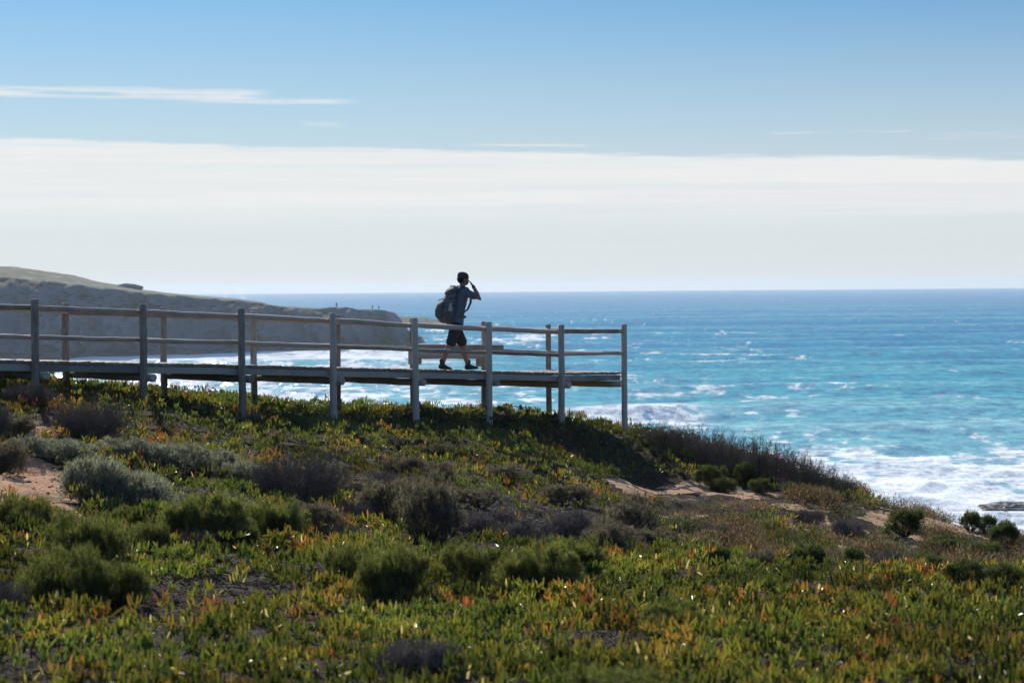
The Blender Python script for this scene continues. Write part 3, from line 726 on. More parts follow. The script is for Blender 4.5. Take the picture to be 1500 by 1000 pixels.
    fb3 = box(s, -6, .8, 1) * ss(X, 30, 36) * (1 - ss(X, 48, 60)) * ss(fbm(X / 5, Y / 6, 3, 49), -.05, .3) * .8
    foam = np.clip(np.maximum.reduce([foam, glint_spk * .8, fb, fb2, fb3]), 0, 1)  # foam mask also carries the painted sun glints
    h += foam * ss(py, 500, 560) * .14 * fbm(X / 1.7, Y / 2.2, 3, 50) + (fb * .9 + fb2 * .5) * np.maximum(fbm(X / 2.5, Y / 3.5, 3, 51) + .25, 0) * .5
    shal = ss(py + 14 * fbm(wx / 60, wy / 90, 3, 60), 455, 640) * .8 + .2 * ss(py, 640, 700) + .10 * (fbm(wx / 30, wy / 45, 3, 62))
    shal = np.clip(np.maximum(shal, .8 * (1 - ss(px, 620, 900)) * ss(py, 480, 540)), 0, 1)
    shal = np.clip(shal + .30 * np.clip(h / 1.6, 0, 1), 0, 1)
    me = np_mesh("sea", np.stack([X, Y, h], -1).reshape(-1, 3), grid_quads(len(D), len(u))[:, ::-1], smooth=True, attrs={"foam": foam, "shallow": shal})
    m, nt, b = material("sea_water")
    fo = nt.new('ShaderNodeAttribute', attribute_name="foam").outputs['Fac']; sh = nt.new('ShaderNodeAttribute', attribute_name="shallow").outputs['Fac']
    pos = nt.new('ShaderNodeNewGeometry').outputs['Position']
    n1 = nt.noise(pos, .9, 6, .75); n2 = nt.noise(pos, .22, 5, .7)
    ff = nt.mr(nt.m('ADD', fo, nt.m('MULTIPLY', nt.m('SUBTRACT', n1, .5), .95)), .30, .80)
    cr = nt.new('ShaderNodeValToRGB'); el = cr.color_ramp.elements
    el[0].position = 0; el[0].color = (.02, .21, .42, 1); el[1].position = 1; el[1].color = (.45, .74, .76, 1)
    for p_, c_ in ((.3, (.07, .38, .50, 1)), (.6, (.13, .48, .54, 1)), (.82, (.25, .58, .62, 1))):
        k = el.new(p_); k.color = c_
    nt.l.new(sh, cr.inputs[0])
    c = nt.mix(nt.mr(n2, .35, .65, 0, .38), cr.outputs[0], (.03, .24, .38, 1))
    thin = nt.mr(fo, .02, .45, 0, .42)
    c = nt.mix(nt.mr(nt.noise(nt.scalev(pos, 1, .45, 1), .55, 4, .7), .42, .62, 0, .28), c, (.015, .15, .28, 1))
    c = nt.mix(thin, c, (.42, .58, .62, 1))
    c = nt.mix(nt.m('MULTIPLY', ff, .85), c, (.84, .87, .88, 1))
    nt.l.new(c, b.inputs['Base Color'])
    nt.l.new(nt.mr(ff, 0, 1, .07, .8), b.inputs['Roughness']); b.inputs['IOR'].default_value = 1.33; nt.l.new(nt.mr(ff, 0, 1, .20, .1), b.inputs['Specular IOR Level'])
    def slope_noise(scale, amp, off):
        n = nt.new('ShaderNodeTexNoise'); nt.l.new(nt.scalev(pos, 1, 1, 0), n.inputs['Vector']); n.inputs['Scale'].default_value = scale; n.inputs['Detail'].default_value = 3
        v = nt.new('ShaderNodeVectorMath', operation='SUBTRACT'); nt.l.new(n.outputs['Color'], v.inputs[0]); v.inputs[1].default_value = (.5, .5, .5)
        return nt.scalev(v.outputs[0], amp, amp, 0)
    def vadd(p_, q_):
        v = nt.new('ShaderNodeVectorMath', operation='ADD'); nt.l.new(p_, v.inputs[0]); nt.l.new(q_, v.inputs[1]); return v.outputs[0]
    gN = nt.new('ShaderNodeNewGeometry').outputs['Normal']
    nn = vadd(gN, vadd(slope_noise(2.3, .9, 0), vadd(slope_noise(.31, 1.1, 3), slope_noise(.07, .5, 3))))
    vn = nt.new('ShaderNodeVectorMath', operation='NORMALIZE'); nt.l.new(nn, vn.inputs[0]); nt.l.new(vn.outputs[0], b.inputs['Normal'])
    dif = nt.new('ShaderNodeBsdfDiffuse'); nt.l.new(c, dif.inputs[0]); nt.l.new(vn.outputs[0], dif.inputs['Normal'])
    gl = nt.new('ShaderNodeBsdfGlossy'); gl.inputs['Roughness'].default_value = .10; nt.l.new(vn.outputs[0], gl.inputs['Normal'])
    mx = nt.new('ShaderNodeMixShader'); nt.l.new(nt.mr(ff, 0, 1, .24, .02), mx.inputs[0])
    nt.l.new(dif.outputs[0], mx.inputs[1]); nt.l.new(gl.outputs[0], mx.inputs[2]); nt.l.new(mx.outputs[0], m.node_tree.nodes['Material Output'].inputs['Surface'])
    m.node_tree.nodes.remove(b)
    link("sea", me, m)["kind"] = "structure"
sea()

# rock awash at the right
def rock_mesh(name, seed, lx, ly, lz, n=48):
    th = np.linspace(0, 2 * math.pi, n, endpoint=False); ph = np.linspace(.001, math.pi - .001, n // 2)
    T, P = np.meshgrid(th, ph); x = np.cos(T) * np.sin(P); y = np.sin(T) * np.sin(P); z = np.cos(P)
    r = 1 + .45 * fbm(x * 2.2 + z, y * 2.2 - z * 1.3, 4, seed) + .18 * fbm(x * 7, y * 7 + z * 5, 3, seed + 5)
    V = np.stack([x * r * lx, y * r * ly, np.maximum(z * r, -.4) * lz], -1).reshape(-1, 3); q = []
    for i in range(n // 2 - 1):
        for j in range(n): q.append((i * n + j, i * n + (j + 1) % n, (i + 1) * n + (j + 1) % n, (i + 1) * n + j))
    return np_mesh(name, V, np.array(q)[:, ::-1], smooth=False)
rockm = mat_plain("wet_rock", (.16, .15, .135), .6, 1.6, .55, .8, .3)
p = W(1486, 742, 193.)
rk = link("sea_rock", rock_mesh("sea_rock", 4, 3.2, 2.3, .55), rockm, loc=(p[0], p[1], .12))
tag(rk, "low dark rock washed by white foam near the right edge", "rock")

# ------------------------------------------------------------------ headland
def headland(name, rows, seed, rough, colset, nx=340, sub=10, label=None):
    """rows: list of polylines [(px, py, distance), ...] from the back down to the water"""
    lines = []
    x0 = max(min(p[0] for p in r) for r in rows); x1 = min(max(p[0] for p in r) for r in rows)
    for r in rows:
        r = sorted(r); a = np.array(r, float); s = np.linspace(0, 1, nx)
        xx = a[0, 0] + (a[-1, 0] - a[0, 0]) * s
        py = np.interp(xx, a[:, 0], a[:, 1]); dd = np.interp(xx, a[:, 0], a[:, 2])
        lines.append(np.array([W(x, y, d) for x, y, d in zip(xx, py, dd)]))
    L = np.array(lines); out = []
    for i in range(len(L) - 1):
        for k in range(sub): out.append(L[i] * (1 - k / sub) + L[i + 1] * (k / sub))
    out.append(L[-1]); P = np.array(out); nr = len(P)
    X, Y, Z = P[..., 0], P[..., 1], P[..., 2]
    ri = np.linspace(0, 1, nr)[:, None]
    env = np.sin(np.clip(ri * 1.0, 0, 1) * math.pi) ** .4
    n = fbm(X / 26, Z / 14 + Y / 40, 5, seed, .6); rg = 1 - 2 * np.abs(fbm(X / 17, Z / 22 + Y / 60, 4, seed + 9))
    Y2 = Y - rough * env * (n * 1.2 + rg * .8); Z2 = Z + env * (.09 * rough * fbm(X / 7, Y / 12, 4, seed + 4, .6))
    V = np.stack([X, Y2, Z2], -1)
    me = np_mesh(name, V.reshape(-1, 3), grid_quads(nr, nx)[:, ::-1], smooth=False)
    return me
mh, nt, b = material("cliff_rock")
g_ = nt.new('ShaderNodeNewGeometry'); pos = g_.outputs['Position']; nz = nt.new('ShaderNodeSeparateXYZ'); nt.l.new(g_.outputs['Normal'], nz.inputs[0])
n1 = nt.noise(nt.scalev(pos, 1, 1, 3), .035, 6, .65); n2 = nt.noise(pos, .16, 5, .65)
cliffc = nt.mix(nt.mr(n1, .3, .7), (.145, .160, .182, 1), (.165, .18, .20, 1))  # paler, bluer rock colour: part of the air's haze is put in here
topc = nt.mix(nt.mr(n2, .46, .60), (.055, .07, .035, 1), (.17, .17, .155, 1))
f = nt.mr(nt.m('ADD', nz.outputs[2], nt.m('MULTIPLY', nt.m('SUBTRACT', n2, .5), .3)), .72, .9)
nt.l.new(nt.mix(f, cliffc, topc), b.inputs['Base Color']); b.inputs['Roughness'].default_value = .95; b.inputs['Specular IOR Level'].default_value = .1
bump(nt, b, nt.m('ADD', n1, n2), .5, 1.5)
# back hill, main cliff, far spur: each from its back edge to below the water
HB = [[(-900, 380, 980), (-300, 378, 980), (0, 397, 980), (150, 422, 980), (300, 440, 980)],
      [(-900, 366, 860), (-300, 376, 860), (0, 390, 860), (30, 391, 860), (60, 396, 860), (100, 401.5, 860), (137, 410, 860), (160, 415, 860), (205, 424, 860), (270, 431, 860), (300, 435, 860)],
      [(-900, 400, 780), (-300, 398, 780), (0, 404, 775), (60, 412, 775), (110, 416, 775), (160, 421, 775), (205, 427, 775), (300, 439, 775)],
      [(-900, 440, 740), (0, 420, 745), (150, 430, 745), (300, 446, 745)]]
HM = [[(-1200, 392, 800), (-300, 400, 800), (0, 409, 800), (60, 415, 800), (130, 421, 800), (205, 426, 800), (270, 431, 800), (300, 434, 800), (345, 437, 800), (385, 442.5, 800), (400, 447, 800), (440, 450, 800), (500, 453.5, 800), (545, 453.5, 800), (580, 457.5, 800)],
      [(-1200, 388, 610), (-300, 396, 640), (0, 405.5, 656), (60, 411, 659), (110, 416, 662), (160, 423, 666), (205, 428, 669), (260, 433, 674), (300, 437.5, 679), (318, 438, 681), (330, 441, 683), (345, 439.5, 684), (385, 444.5, 689), (392, 447.5, 690), (400, 447.5, 691), (418, 449, 694), (428, 452, 696),
       (470, 452.5, 703), (482, 450, 706), (510, 450.3, 710), (528, 453.3, 714), (545, 453, 717), (560, 454.2, 721), (575, 457, 728), (582, 461.5, 736)],
      [(-1200, 440, 590), (-300, 436, 630), (0, 447, 646), (130, 452, 654), (260, 462, 668), (400, 472, 684), (520, 474, 703), (575, 475, 718), (600, 484, 738)],
      [(-1200, 530, 560), (-300, 521, 620), (0, 517, 636), (130, 512, 650), (260, 511, 664), (350, 509, 675), (430, 505, 692), (500, 503, 705), (580, 497, 730), (620, 494, 752)],
      [(-1200, 560, 550), (-300, 532, 610), (0, 527, 626), (130, 522, 640), (260, 520, 655), (350, 519, 666), (430, 515, 680), (500, 513, 694), (580, 508, 718), (624, 502, 745)]]
HF = [[(560, 466, 1150), (600, 464.5, 1150), (620, 465, 1150), (640, 468, 1150), (655, 474, 1150)],
      [(560, 464, 1040), (590, 463.5, 1040), (612, 465, 1040), (625, 465.6, 1040), (640, 468.5, 1045), (650, 472, 1050), (664, 478, 1060)],
      [(560, 480, 990), (610, 480, 995), (640, 480, 1010), (672, 484, 1030)],
      [(560, 490, 970), (610, 488.5, 975), (645, 486.5, 990), (676, 485, 1015)]]
for rows, sd_, rg_, nm in ((HB, 71, 5, "headland_hill"), (HM, 73, 9, "headland"), (HF, 79, 6, "headland_spur")):
    me = headland(nm, rows, sd_, rg_, None, 420, 12)
    link(nm, me, mh)["kind"] = "structure"
# overhanging ledge on the skyline
p = W(188, 422.5, 845.)
led = link("rock_ledge", rock_mesh("rock_ledge", 12, 5.6, 4, 1.9), mh, loc=(p[0], p[1], p[2]))
tag(led, "overhanging rock ledge jutting from the far headland skyline", "rock")
# ------------------------------------------------------------------ boardwalk
wood_post = mat_wood("weathered_post", (.225, .175, .135), (.58, .49, .40), 'Z')
wood_log = mat_wood("weathered_log", (.20, .165, .135), (.56, .46, .37), 'X')
wood_deck = mat_wood("deck_planks", (.19, .165, .14), (.46, .40, .34), 'X')
def tube_mesh(name, A, B, r0, r1, seg=14, bevel=.012, rng=None, rings=7, wob=.004):
    """log from A to B in local space with its X or Z axis along the length: built along +Z, placed by the object matrix"""
    L = (Vector(B) - Vector(A)).length; zs = [0, bevel] + [L * i / rings for i in range(1, rings)] + [L - bevel, L]
    V = []; off = rng.normal(size=(len(zs), 2)) * wob
    off[0] = off[1]; off[-1] = off[-2]
    lump = 1 + rng.normal(size=(seg,)) * .02
    for i, z in enumerate(zs):
        r = r0 + (r1 - r0) * z / L
        if i in (0, len(zs) - 1): r -= bevel
        for k in range(seg):
            a = 2 * math.pi * k / seg; V.append((off[i, 0] + math.cos(a) * r * lump[k], off[i, 1] + math.sin(a) * r * lump[k], z))
    Q = []
    for i in range(len(zs) - 1):
        for k in range(seg): Q.append((i * seg + k, i * seg + (k + 1) % seg, (i + 1) * seg + (k + 1) % seg, (i + 1) * seg + k))
    me = bpy.data.meshes.new(name); me.from_pydata(V, [], Q + [list(range(seg))[::-1], [(len(zs) - 1) * seg + k for k in range(seg)]])
    me.polygons.foreach_set("use_smooth", [True] * len(Q) + [False, False]); me.update()
    return me
rngw = np.random.default_rng(3)
def log(name, A, B, r0, r1, mat, parent, **kw):
    A = Vector(A); B = Vector(B)
    o = link(name, tube_mesh(name, A, B, r0, r1, rng=rngw, **kw), mat, parent)
    o.rotation_mode = 'QUATERNION'; o.rotation_quaternion = (B - A).to_track_quat('Z', 'Y')
    o.location = A - parent.location
    return o
def boxmesh(bm, o, ax, ay, az):
    """box with corner vectors around centre o (full-length edge vectors)"""
    o = Vector(o); vs = []
    for sx_ in (-.5, .5):
        for sy_ in (-.5, .5):
            for sz_ in (-.5, .5): vs.append(bm.verts.new(o + ax * sx_ + ay * sy_ + az * sz_))
    for f in ((0, 1, 3, 2), (4, 6, 7, 5), (0, 4, 5, 1), (2, 3, 7, 6), (0, 2, 6, 4), (1, 5, 7, 3)): bm.faces.new([vs[i] for i in f])

near = [dict(p=W(x, yt, d), deck=W(x, yd, d)[2]) for x, yt, yd, d in NEAR]
# one more bay outside the frame on the left
dx = near[0]['p'] - near[1]['p']
far = [dict(p=W(x, yt, d)) for x, yt, d in FAR]
for k in range(6): far[k]['deck'] = near[k + 1]['deck']
far[6]['deck'] = near[6]['deck'] - .055
cor = dict(p=W(*[CORNER[0], CORNER[1], CORNER[3]])); cor['deck'] = W(CORNER[0], CORNER[2], CORNER[3])[2]
ext = []
for j in (1, 2, 3):
    q = near[0]['p'] + dx * j; ext.append(dict(p=q, deck=near[0]['deck'] + dx[2] * j))
fd = far[0]['p'] - far[1]['p']; extf = []
for j in (1, 2, 3): extf.append(dict(p=far[0]['p'] + fd * j, deck=far[0]['deck'] + fd[2] * j))
NR = ext[::-1] + near; FR = extf[::-1] + far
bw = empty("boardwalk", tuple(Vector((float(near[3]['p'][0]), float(near[3]['p'][1]), float(ground(near[3]['p'][0], near[3]['p'][1]))))))
tag(bw, "weathered wooden boardwalk on round posts with two log rails above the sea", "boardwalk")
def post(P, r=.058, bottom=None):
    x, y, z = [float(v) for v in P['p']]; gz = float(ground(x, y)) - .25
    lean = rngw.normal(size=2) * .008
    log("post", (x + lean[0], y + lean[1], gz), (x, y, z), r * 1.05, r * .97, wood_post, bw, wob=.003)
for P in NR + [cor]: post(P)
for P in FR: post(P, .056)
wdir = Vector((.7186, .6954, 0)); inw = Vector((-.73, .683, 0))      # along the walk, from the near row to the far row
def rails(A, B, side, zt=.13, zm=.555):
    a = Vector([float(v) for v in A['p']]); b_ = Vector([float(v) for v in B['p']]); d = (b_ - a).normalized()
    for nm, dz, r in (("top_rail", zt, .043), ("mid_rail", zm, .035)):
        o = side * (.056 + r * .8); j = Vector((0, 0, rngw.normal() * .006))
        log(nm, a + o - d * .02 + j + Vector((0, 0, -dz)), b_ + o + d * .02 + Vector((0, 0, -dz)) - j, r * 1.04, r * .95, wood_log, bw, seg=12, wob=.003)
for i in range(len(NR) - 1): rails(NR[i], NR[i + 1], inw)
for i in range(len(FR) - 1): rails(FR[i], FR[i + 1], -inw)
pe = (Vector([float(v) for v in cor['p']]) - Vector([float(v) for v in near[6]['p']])).normalized()
rails(near[6], cor, Vector((-pe.y, pe.x, 0)))
pe2 = (Vector([float(v) for v in cor['p']]) - Vector([float(v) for v in far[6]['p']])).normalized()
rails(far[6], cor, Vector((pe2.y, -pe2.x, 0)), .13, .56)
# deck: cross planks, each span following the slope
def V3(P, z=None): return Vector((float(P['p'][0]), float(P['p'][1]), float(P['deck'] if z is None else z)))
bm = bmesh.new(); n_pl = 0
def plank(a, b_, w, th=.045):
    global n_pl
    ax = b_ - a; d = ax.normalized(); side = d.cross(Vector((0, 0, 1))).normalized()
    ja = rngw.uniform(-.012, .012); jz = rngw.uniform(-.004, .004); o = (a + b_) / 2 + d * ja + Vector((0, 0, -th / 2 + jz))
    boxmesh(bm, o, ax, side * w, side.cross(d).normalized() * th * rngw.uniform(.9, 1.05)); n_pl += 1
inset = .075
for i in range(len(NR) - 1):
    A, B = V3(NR[i]) + inw * inset, V3(NR[i + 1]) + inw * inset
    fa = V3(FR[max(i - 1, 0)]) - inw * inset if i > 0 else V3(FR[0]) + (V3(FR[0]) - V3(FR[1])) - inw * inset
    fb = V3(FR[i]) - inw * inset
    n = 15
    for k in range(n):
        t = (k + .5) / n; a = A.lerp(B, t); f_ = fa.lerp(fb, t); f_.z = a.z
        plank(a, f_, (B - A).length / n - .009)
# end platform: fan of planks between the last pair, the corner post and the far row
A = V3(near[6]) + inw * inset; B = V3(cor) + Vector((-pe.y, pe.x, 0)) * inset + pe * .05
fa = V3(far[5]) - inw * inset; fb = V3(far[6]) - inw * inset + pe2 * .05
fa.z = A.z; fb.z = A.z - .05
n = 16
for k in range(n):
    t = (k + .5) / n; a = A.lerp(B, t); f_ = fa.lerp(fb, t)
    plank(a, f_, ((B - A).length / n + .0) - .009)
me = bpy.data.meshes.new("deck"); bm.to_mesh(me); bm.free()
dk = link("deck", me, wood_deck, bw); dk.location = -bw.location
# joists under both edges and bearers from post to post
def beam(name, a, b_, w, h, mat):
    bm = bmesh.new(); ax = b_ - a; d = ax.normalized(); side = d.cross(Vector((0, 0, 1))).normalized(); up = side.cross(d)
    boxmesh(bm, (a + b_) / 2 - bw.location, ax, side * w, up * h)
    bmesh.ops.bevel(bm, geom=bm.edges[:], offset=.006, segments=1, affect='EDGES')
    me = bpy.data.meshes.new(name); bm.to_mesh(me); bm.free(); return link(name, me, mat, bw)
dz = Vector((0, 0, -.052 - .055))
for i in range(len(NR) - 1):
    A, B = V3(NR[i]), V3(NR[i + 1]); beam("joist", A + inw * .105 + dz, B + inw * .105 - (B - A).normalized() * .004 + dz, .05, .105, wood_deck)
for i in range(len(FR) - 1):
    A, B = V3(FR[i]), V3(FR[i + 1]); beam("joist", A - inw * .105 + dz, B - inw * .105 - (B - A).normalized() * .004 + dz, .05, .105, wood_deck)
beam("joist", V3(near[6]) + Vector((-pe.y, pe.x, 0)) * .105 + dz, V3(cor) + Vector((-pe.y, pe.x, 0)) * .105 + dz, .05, .105, wood_deck)
for i in range(len(NR)):
    A = V3(NR[i])
    Bp = V3(FR[i - 1]) if i > 0 else V3(FR[0]) + (V3(FR[0]) - V3(FR[1]))
    Bp.z = A.z; d = (A - Bp).normalized(); o = wdir * .118 + Vector((0, 0, -.165 - .062))
    log("bearer", Bp - d * .16 + o, A + d * .10 + o, .06, .062, wood_log, bw, seg=14, wob=.004)
A = V3(cor); Bp = V3(far[6]); Bp.z = A.z; d = (A - Bp).normalized()
log("bearer", Bp - d * .14 - pe * .12 + Vector((0, 0, -.227)), A + d * .02 - pe * .12 + Vector((0, 0, -.227)), .06, .062, wood_log, bw, seg=14)

# ------------------------------------------------------------------ bench
A = Vector((-1.83, 36.50, 0)); bdir = Vector((.7136, .7005, 0)); bl = 2.34; bside = Vector((-.7005, .7136, 0))
zb = CAM_Z - 1.055
slope = (near[6]['deck'] - near[5]['deck']) / 1.86
zd = lambda t: near[4]['deck'] + float(slope) * (t + .05)
bn = empty("bench", (A.x + bdir.x * bl / 2, A.y + bdir.y * bl / 2, zd(bl / 2)))
tag(bn, "heavy timber bench on the boardwalk beside the walking man", "bench")
bd3 = (bdir + Vector((0, 0, float(slope) * .55))).normalized()
def bpart(name, o, ax, ay, az, mat=wood_deck):
    bm = bmesh.new(); boxmesh(bm, o - bn.location, ax, ay, az); bmesh.ops.bevel(bm, geom=bm.edges[:], offset=.008, segments=2, affect='EDGES')
    me = bpy.data.meshes.new(name); bm.to_mesh(me); bm.free(); return link(name, me, mat, bn)
S0 = Vector((A.x, A.y, zb + .01))
for k in range(2):
    o = S0 + bd3 * (bl * .5 + .10) + bside * (.09 + .215 * k) - Vector((0, 0, .05))
    bpart("seat_timber", o, bd3 * (bl - .2), bside * .20, Vector((0, 0, .10)), wood_log if False else wood_deck)
def blog(name, a, b_, r):
    o = link(name, tube_mesh(name, a, b_, r, r, rng=rngw, seg=14), wood_log, bn); o.rotation_mode = 'QUATERNION'
    o.rotation_quaternion = (b_ - a).to_track_quat('Z', 'Y'); o.location = a - bn.location; return o
blog("support_log", S0 - bd3 * .0 - bside * .07 - Vector((0, 0, .205)), S0 + bd3 * (bl - .62) - bside * .07 - Vector((0, 0, .205)), .058)
for t in (.17, bl - .45):
    q = S0 + bd3 * t + bside * .12; top = q.z - .102; bot = zd(t) + .002
    bpart("leg", Vector((q.x, q.y, (top + bot) / 2)), bdir * .15, bside * .22, Vector((0, 0, top - bot)), wood_post)
# ------------------------------------------------------------------ people
def loft(bm, rings, seg=20):
    """rings: (centre, u axis vector, v axis vector); closed with end caps"""
    prev = None; first = None
    for c, u, v in rings:
        c = Vector(c); u = Vector(u); v = Vector(v)
        ring = [bm.verts.new(c + u * math.cos(2 * math.pi * k / seg) + v * math.sin(2 * math.pi * k / seg)) for k in range(seg)]
        if prev:
            for k in range(seg): bm.faces.new((prev[k], prev[(k + 1) % seg], ring[(k + 1) % seg], ring[k]))
        else: first = ring
        prev = ring
    bm.faces.new(first[::-1]); bm.faces.new(prev)
def hring(x, y, z, ax, ay, tilt=0.):
    """roughly horizontal ellipse, tilt leans it forward"""
    return ((x, y, z), (ax * math.cos(tilt), 0, -ax * math.sin(tilt)), (0, ay, 0))
def limb(bm, pts, seg=14):
    """pts: (x,y,z,r); tapered tube with rounded ends"""
    P = [Vector(p[:3]) for p in pts]; r = [p[3] for p in pts]; rings = []
    ref = Vector((.13, .95, .2)).normalized()
    def fr(d):
        u = d.cross(ref).normalized(); return u, d.cross(u).normalized()
    d0 = (P[1] - P[0]).normalized(); u, v = fr(d0)
    for a in (80, 50, 20): rings.append((P[0] - d0 * r[0] * math.sin(R(a)), u * r[0] * math.cos(R(a)), v * r[0] * math.cos(R(a))))
    for i in range(len(P)):
        if i == 0: d = d0
        elif i == len(P) - 1: d = (P[i] - P[i - 1]).normalized()
        else: d = ((P[i] - P[i - 1]).normalized() + (P[i + 1] - P[i]).normalized()).normalized()
        u, v = fr(d); rings.append((P[i], u * r[i], v * r[i]))
    for a in (20, 50, 80): rings.append((P[-1] + d * r[-1] * math.sin(R(a)), u * r[-1] * math.cos(R(a)), v * r[-1] * math.cos(R(a))))
    loft(bm, rings, seg)
def ball(bm, c, rx, ry, rz, seg=20):
    rings = []
    for i in range(1, 12):
        a = math.pi * i / 12; rings.append(((c[0], c[1], c[2] - rz * math.cos(a)), (rx * math.sin(a), 0, 0), (0, ry * math.sin(a), 0)))
    loft(bm, rings, seg)
def finish(name, bm, mat, parent, voxel=.008, smooth=3, loc=None):
    bmesh.ops.recalc_face_normals(bm, faces=bm.faces[:])
    me = bpy.data.meshes.new(name); bm.to_mesh(me); bm.free()
    for p in me.polygons: p.use_smooth = True
    o = link(name, me, mat, parent, loc)
    if voxel:
        r = o.modifiers.new("remesh", 'REMESH'); r.mode = 'VOXEL'; r.voxel_size = voxel; r.use_smooth_shade = True
        if smooth:
            s = o.modifiers.new("smooth", 'SMOOTH'); s.factor = .5; s.iterations = smooth
    return o
skin = mat_plain("skin", (.30, .17, .115), .55, 30, .1, .1, .001, .4)
shirtm = mat_plain("shirt_cloth", (.105, .13, .175), .9, 60, .2, .4, .004)
shortm = mat_plain("shorts_cloth", (.035, .037, .043), .9, 60, .2, .4, .004)
shoem = mat_plain("shoe", (.035, .035, .038), .7, 40, .3)
capm = mat_plain("cap_cloth", (.055, .058, .066), .9, 80, .2)
packm = mat_plain("pack_cloth", (.14, .148, .145), .85, 50, .25, .4, .004)
packd = mat_plain("pack_dark", (.085, .092, .092), .8, 50, .25)
packl = mat_plain("pack_light", (.42, .41, .37), .8, 50, .15)
sock = mat_plain("sock", (.05, .05, .052), .9, 80, .2)

px_, Yp = 675, 35.95
foot = W(px_, 540, Yp); zdk = near[4]['deck'] + float(slope) * ((foot[0] + 1.68) * .7186 + (Yp - 34.3) * .6954)
man = empty("person", (float(foot[0]) - .045, Yp - .02, float(zdk)), R(24))
tag(man, "man in dark shirt and shorts walking with a large backpack, hand raised to his face", "person")
# local frame: +x forward, +y his left (away from the camera), z up
HIP = .90
bm = bmesh.new()
# torso leaning a little forward
loft(bm, [hring(-.06, 0, .80, .105, .155), hring(-.052, 0, .88, .118, .165), hring(-.035, 0, .97, .108, .155), hring(-.008, 0, 1.08, .100, .142), hring(.022, 0, 1.20, .112, .158),
          hring(.045, 0, 1.32, .118, .178), hring(.05, 0, 1.40, .105, .185), hring(.055, 0, 1.455, .075, .14), hring(.065, 0, 1.49, .055, .07)])
limb(bm, [(.06, 0, 1.44, .060), (.085, -.002, 1.50, .054), (.105, -.004, 1.56, .052)])
# head bowed and turned a little towards the hand
ball(bm, (.112, -.004, 1.635), .096, .076, .112)
ball(bm, (.155, -.004, 1.585), .055, .054, .055)          # jaw
limb(bm, [(.195, -.006, 1.635, .011), (.212, -.006, 1.612, .014), (.205, -.006, 1.602, .012)])   # nose
limb(bm, [(.188, -.03, 1.575, .007), (.196, -.006, 1.572, .009), (.188, .018, 1.575, .007)])   # lips
for s in (-1, 1): ball(bm, (.105, s * .078 - .004, 1.625), .018, .009, .030, 10)               # ears
# legs: front (left, far) and back (right, near) in stride
def leg(side, hip, knee, ankle, heel, toe):
    limb(bm, [(*hip, .092), (hip[0] * .5 + knee[0] * .5, side * .088, (hip[2] + knee[2]) / 2, .078), (*knee, .055), ((knee[0] * .62 + ankle[0] * .38) - .018, ankle[1], knee[2] * .62 + ankle[2] * .38, .057), (*ankle, .036)])
    limb(bm, [(*ankle, .038), (*heel, .036), (*toe, .030)])
leg(1, (-.05, .085, .84), (.125, .09, .475), (.225, .09, .095), (.210, .09, .045), (.380, .095, .040))
leg(-1, (-.07, -.085, .84), (-.185, -.09, .485), (-.345, -.09, .125), (-.370, -.09, .075), (-.210, -.095, .042))
# right arm raised: shoulder, elbow forward, hand to the brow
sh, el, wr = Vector((.075, -.185, 1.405)), Vector((.320, -.265, 1.290)), Vector((.245, -.130, 1.520))
limb(bm, [(*sh, .056), (*(sh.lerp(el, .5)), .049), (*el, .040), (*(el.lerp(wr, .35)), .040), (*wr, .027)])
# left arm hanging, hand on the strap
sl, ell, wl = Vector((.05, .19, 1.405)), Vector((.00, .255, 1.13)), Vector((.16, .18, 1.22))
limb(bm, [(*sl, .056), (*(sl.lerp(ell, .5)), .048), (*ell, .040), (*(ell.lerp(wl, .4)), .038), (*wl, .026)])
def hand(w, d, palmn, curl, side):
    """w wrist, d direction of the palm, palmn palm normal; fingers curl towards palmn"""
    d = d.normalized(); palmn = (palmn - d * palmn.dot(d)).normalized(); sd_ = d.cross(palmn).normalized()
    c = w + d * .05
    loft(bm, [(w + d * t, sd_ * a, palmn * b_) for t, a, b_ in ((0, .026, .019), (.03, .036, .016), (.065, .042, .014), (.092, .039, .012))], 14)
    for k, (o, L) in enumerate(((-.031, .066), (-.011, .077), (.010, .072), (.029, .056))):
        p = w + d * .088 + sd_ * o; pts = [(*p, .0095)]; q = d.copy(); a = 0
        for j, fr_ in enumerate((.45, .30, .25)):
            a += curl * (1 + .15 * k); q = (d * math.cos(a) + palmn * math.sin(a) + sd_ * o * 2.2).normalized(); p = p + q * L * fr_; pts.append((*p, .0090 - .0008 * j))
        limb(bm, pts, 8)
    p = w + d * .028 - sd_ * side * .030; t1 = p + (d * .6 - sd_ * side * .75 + palmn * .25).normalized() * .036; t2 = t1 + (d * .9 - sd_ * side * .2 + palmn * .4).normalized() * .030
    limb(bm, [(*p, .014), (*t1, .011), (*t2, .0095)], 8)
hand(wr, Vector((-.055, .075, .118)), Vector((-.75, .5, -.2)), .20, 1)
hand(wl, Vector((.05, -.10, .12)), Vector((-1, -.2, 0)), .7, 1)
body = finish("body", bm, skin, man, .0065, 2)
# eyes and hair
for s in (-1, 1):
    bm = bmesh.new(); ball(bm, (0, 0, 0), .010, .012, .008, 10)
    e_ = finish("eye", bm, mat_plain("eye_dark", (.03, .025, .02), .3, 40, .1), man, 0, 0, (.192, s * .030 - .005, 1.648))
bm = bmesh.new(); ball(bm, (.085, -.004, 1.64), .092, .080, .085)
hair = finish("hair", bm, mat_plain("hair", (.02, .016, .013), .8, 120, .3, .6, .003), man, .008, 2)
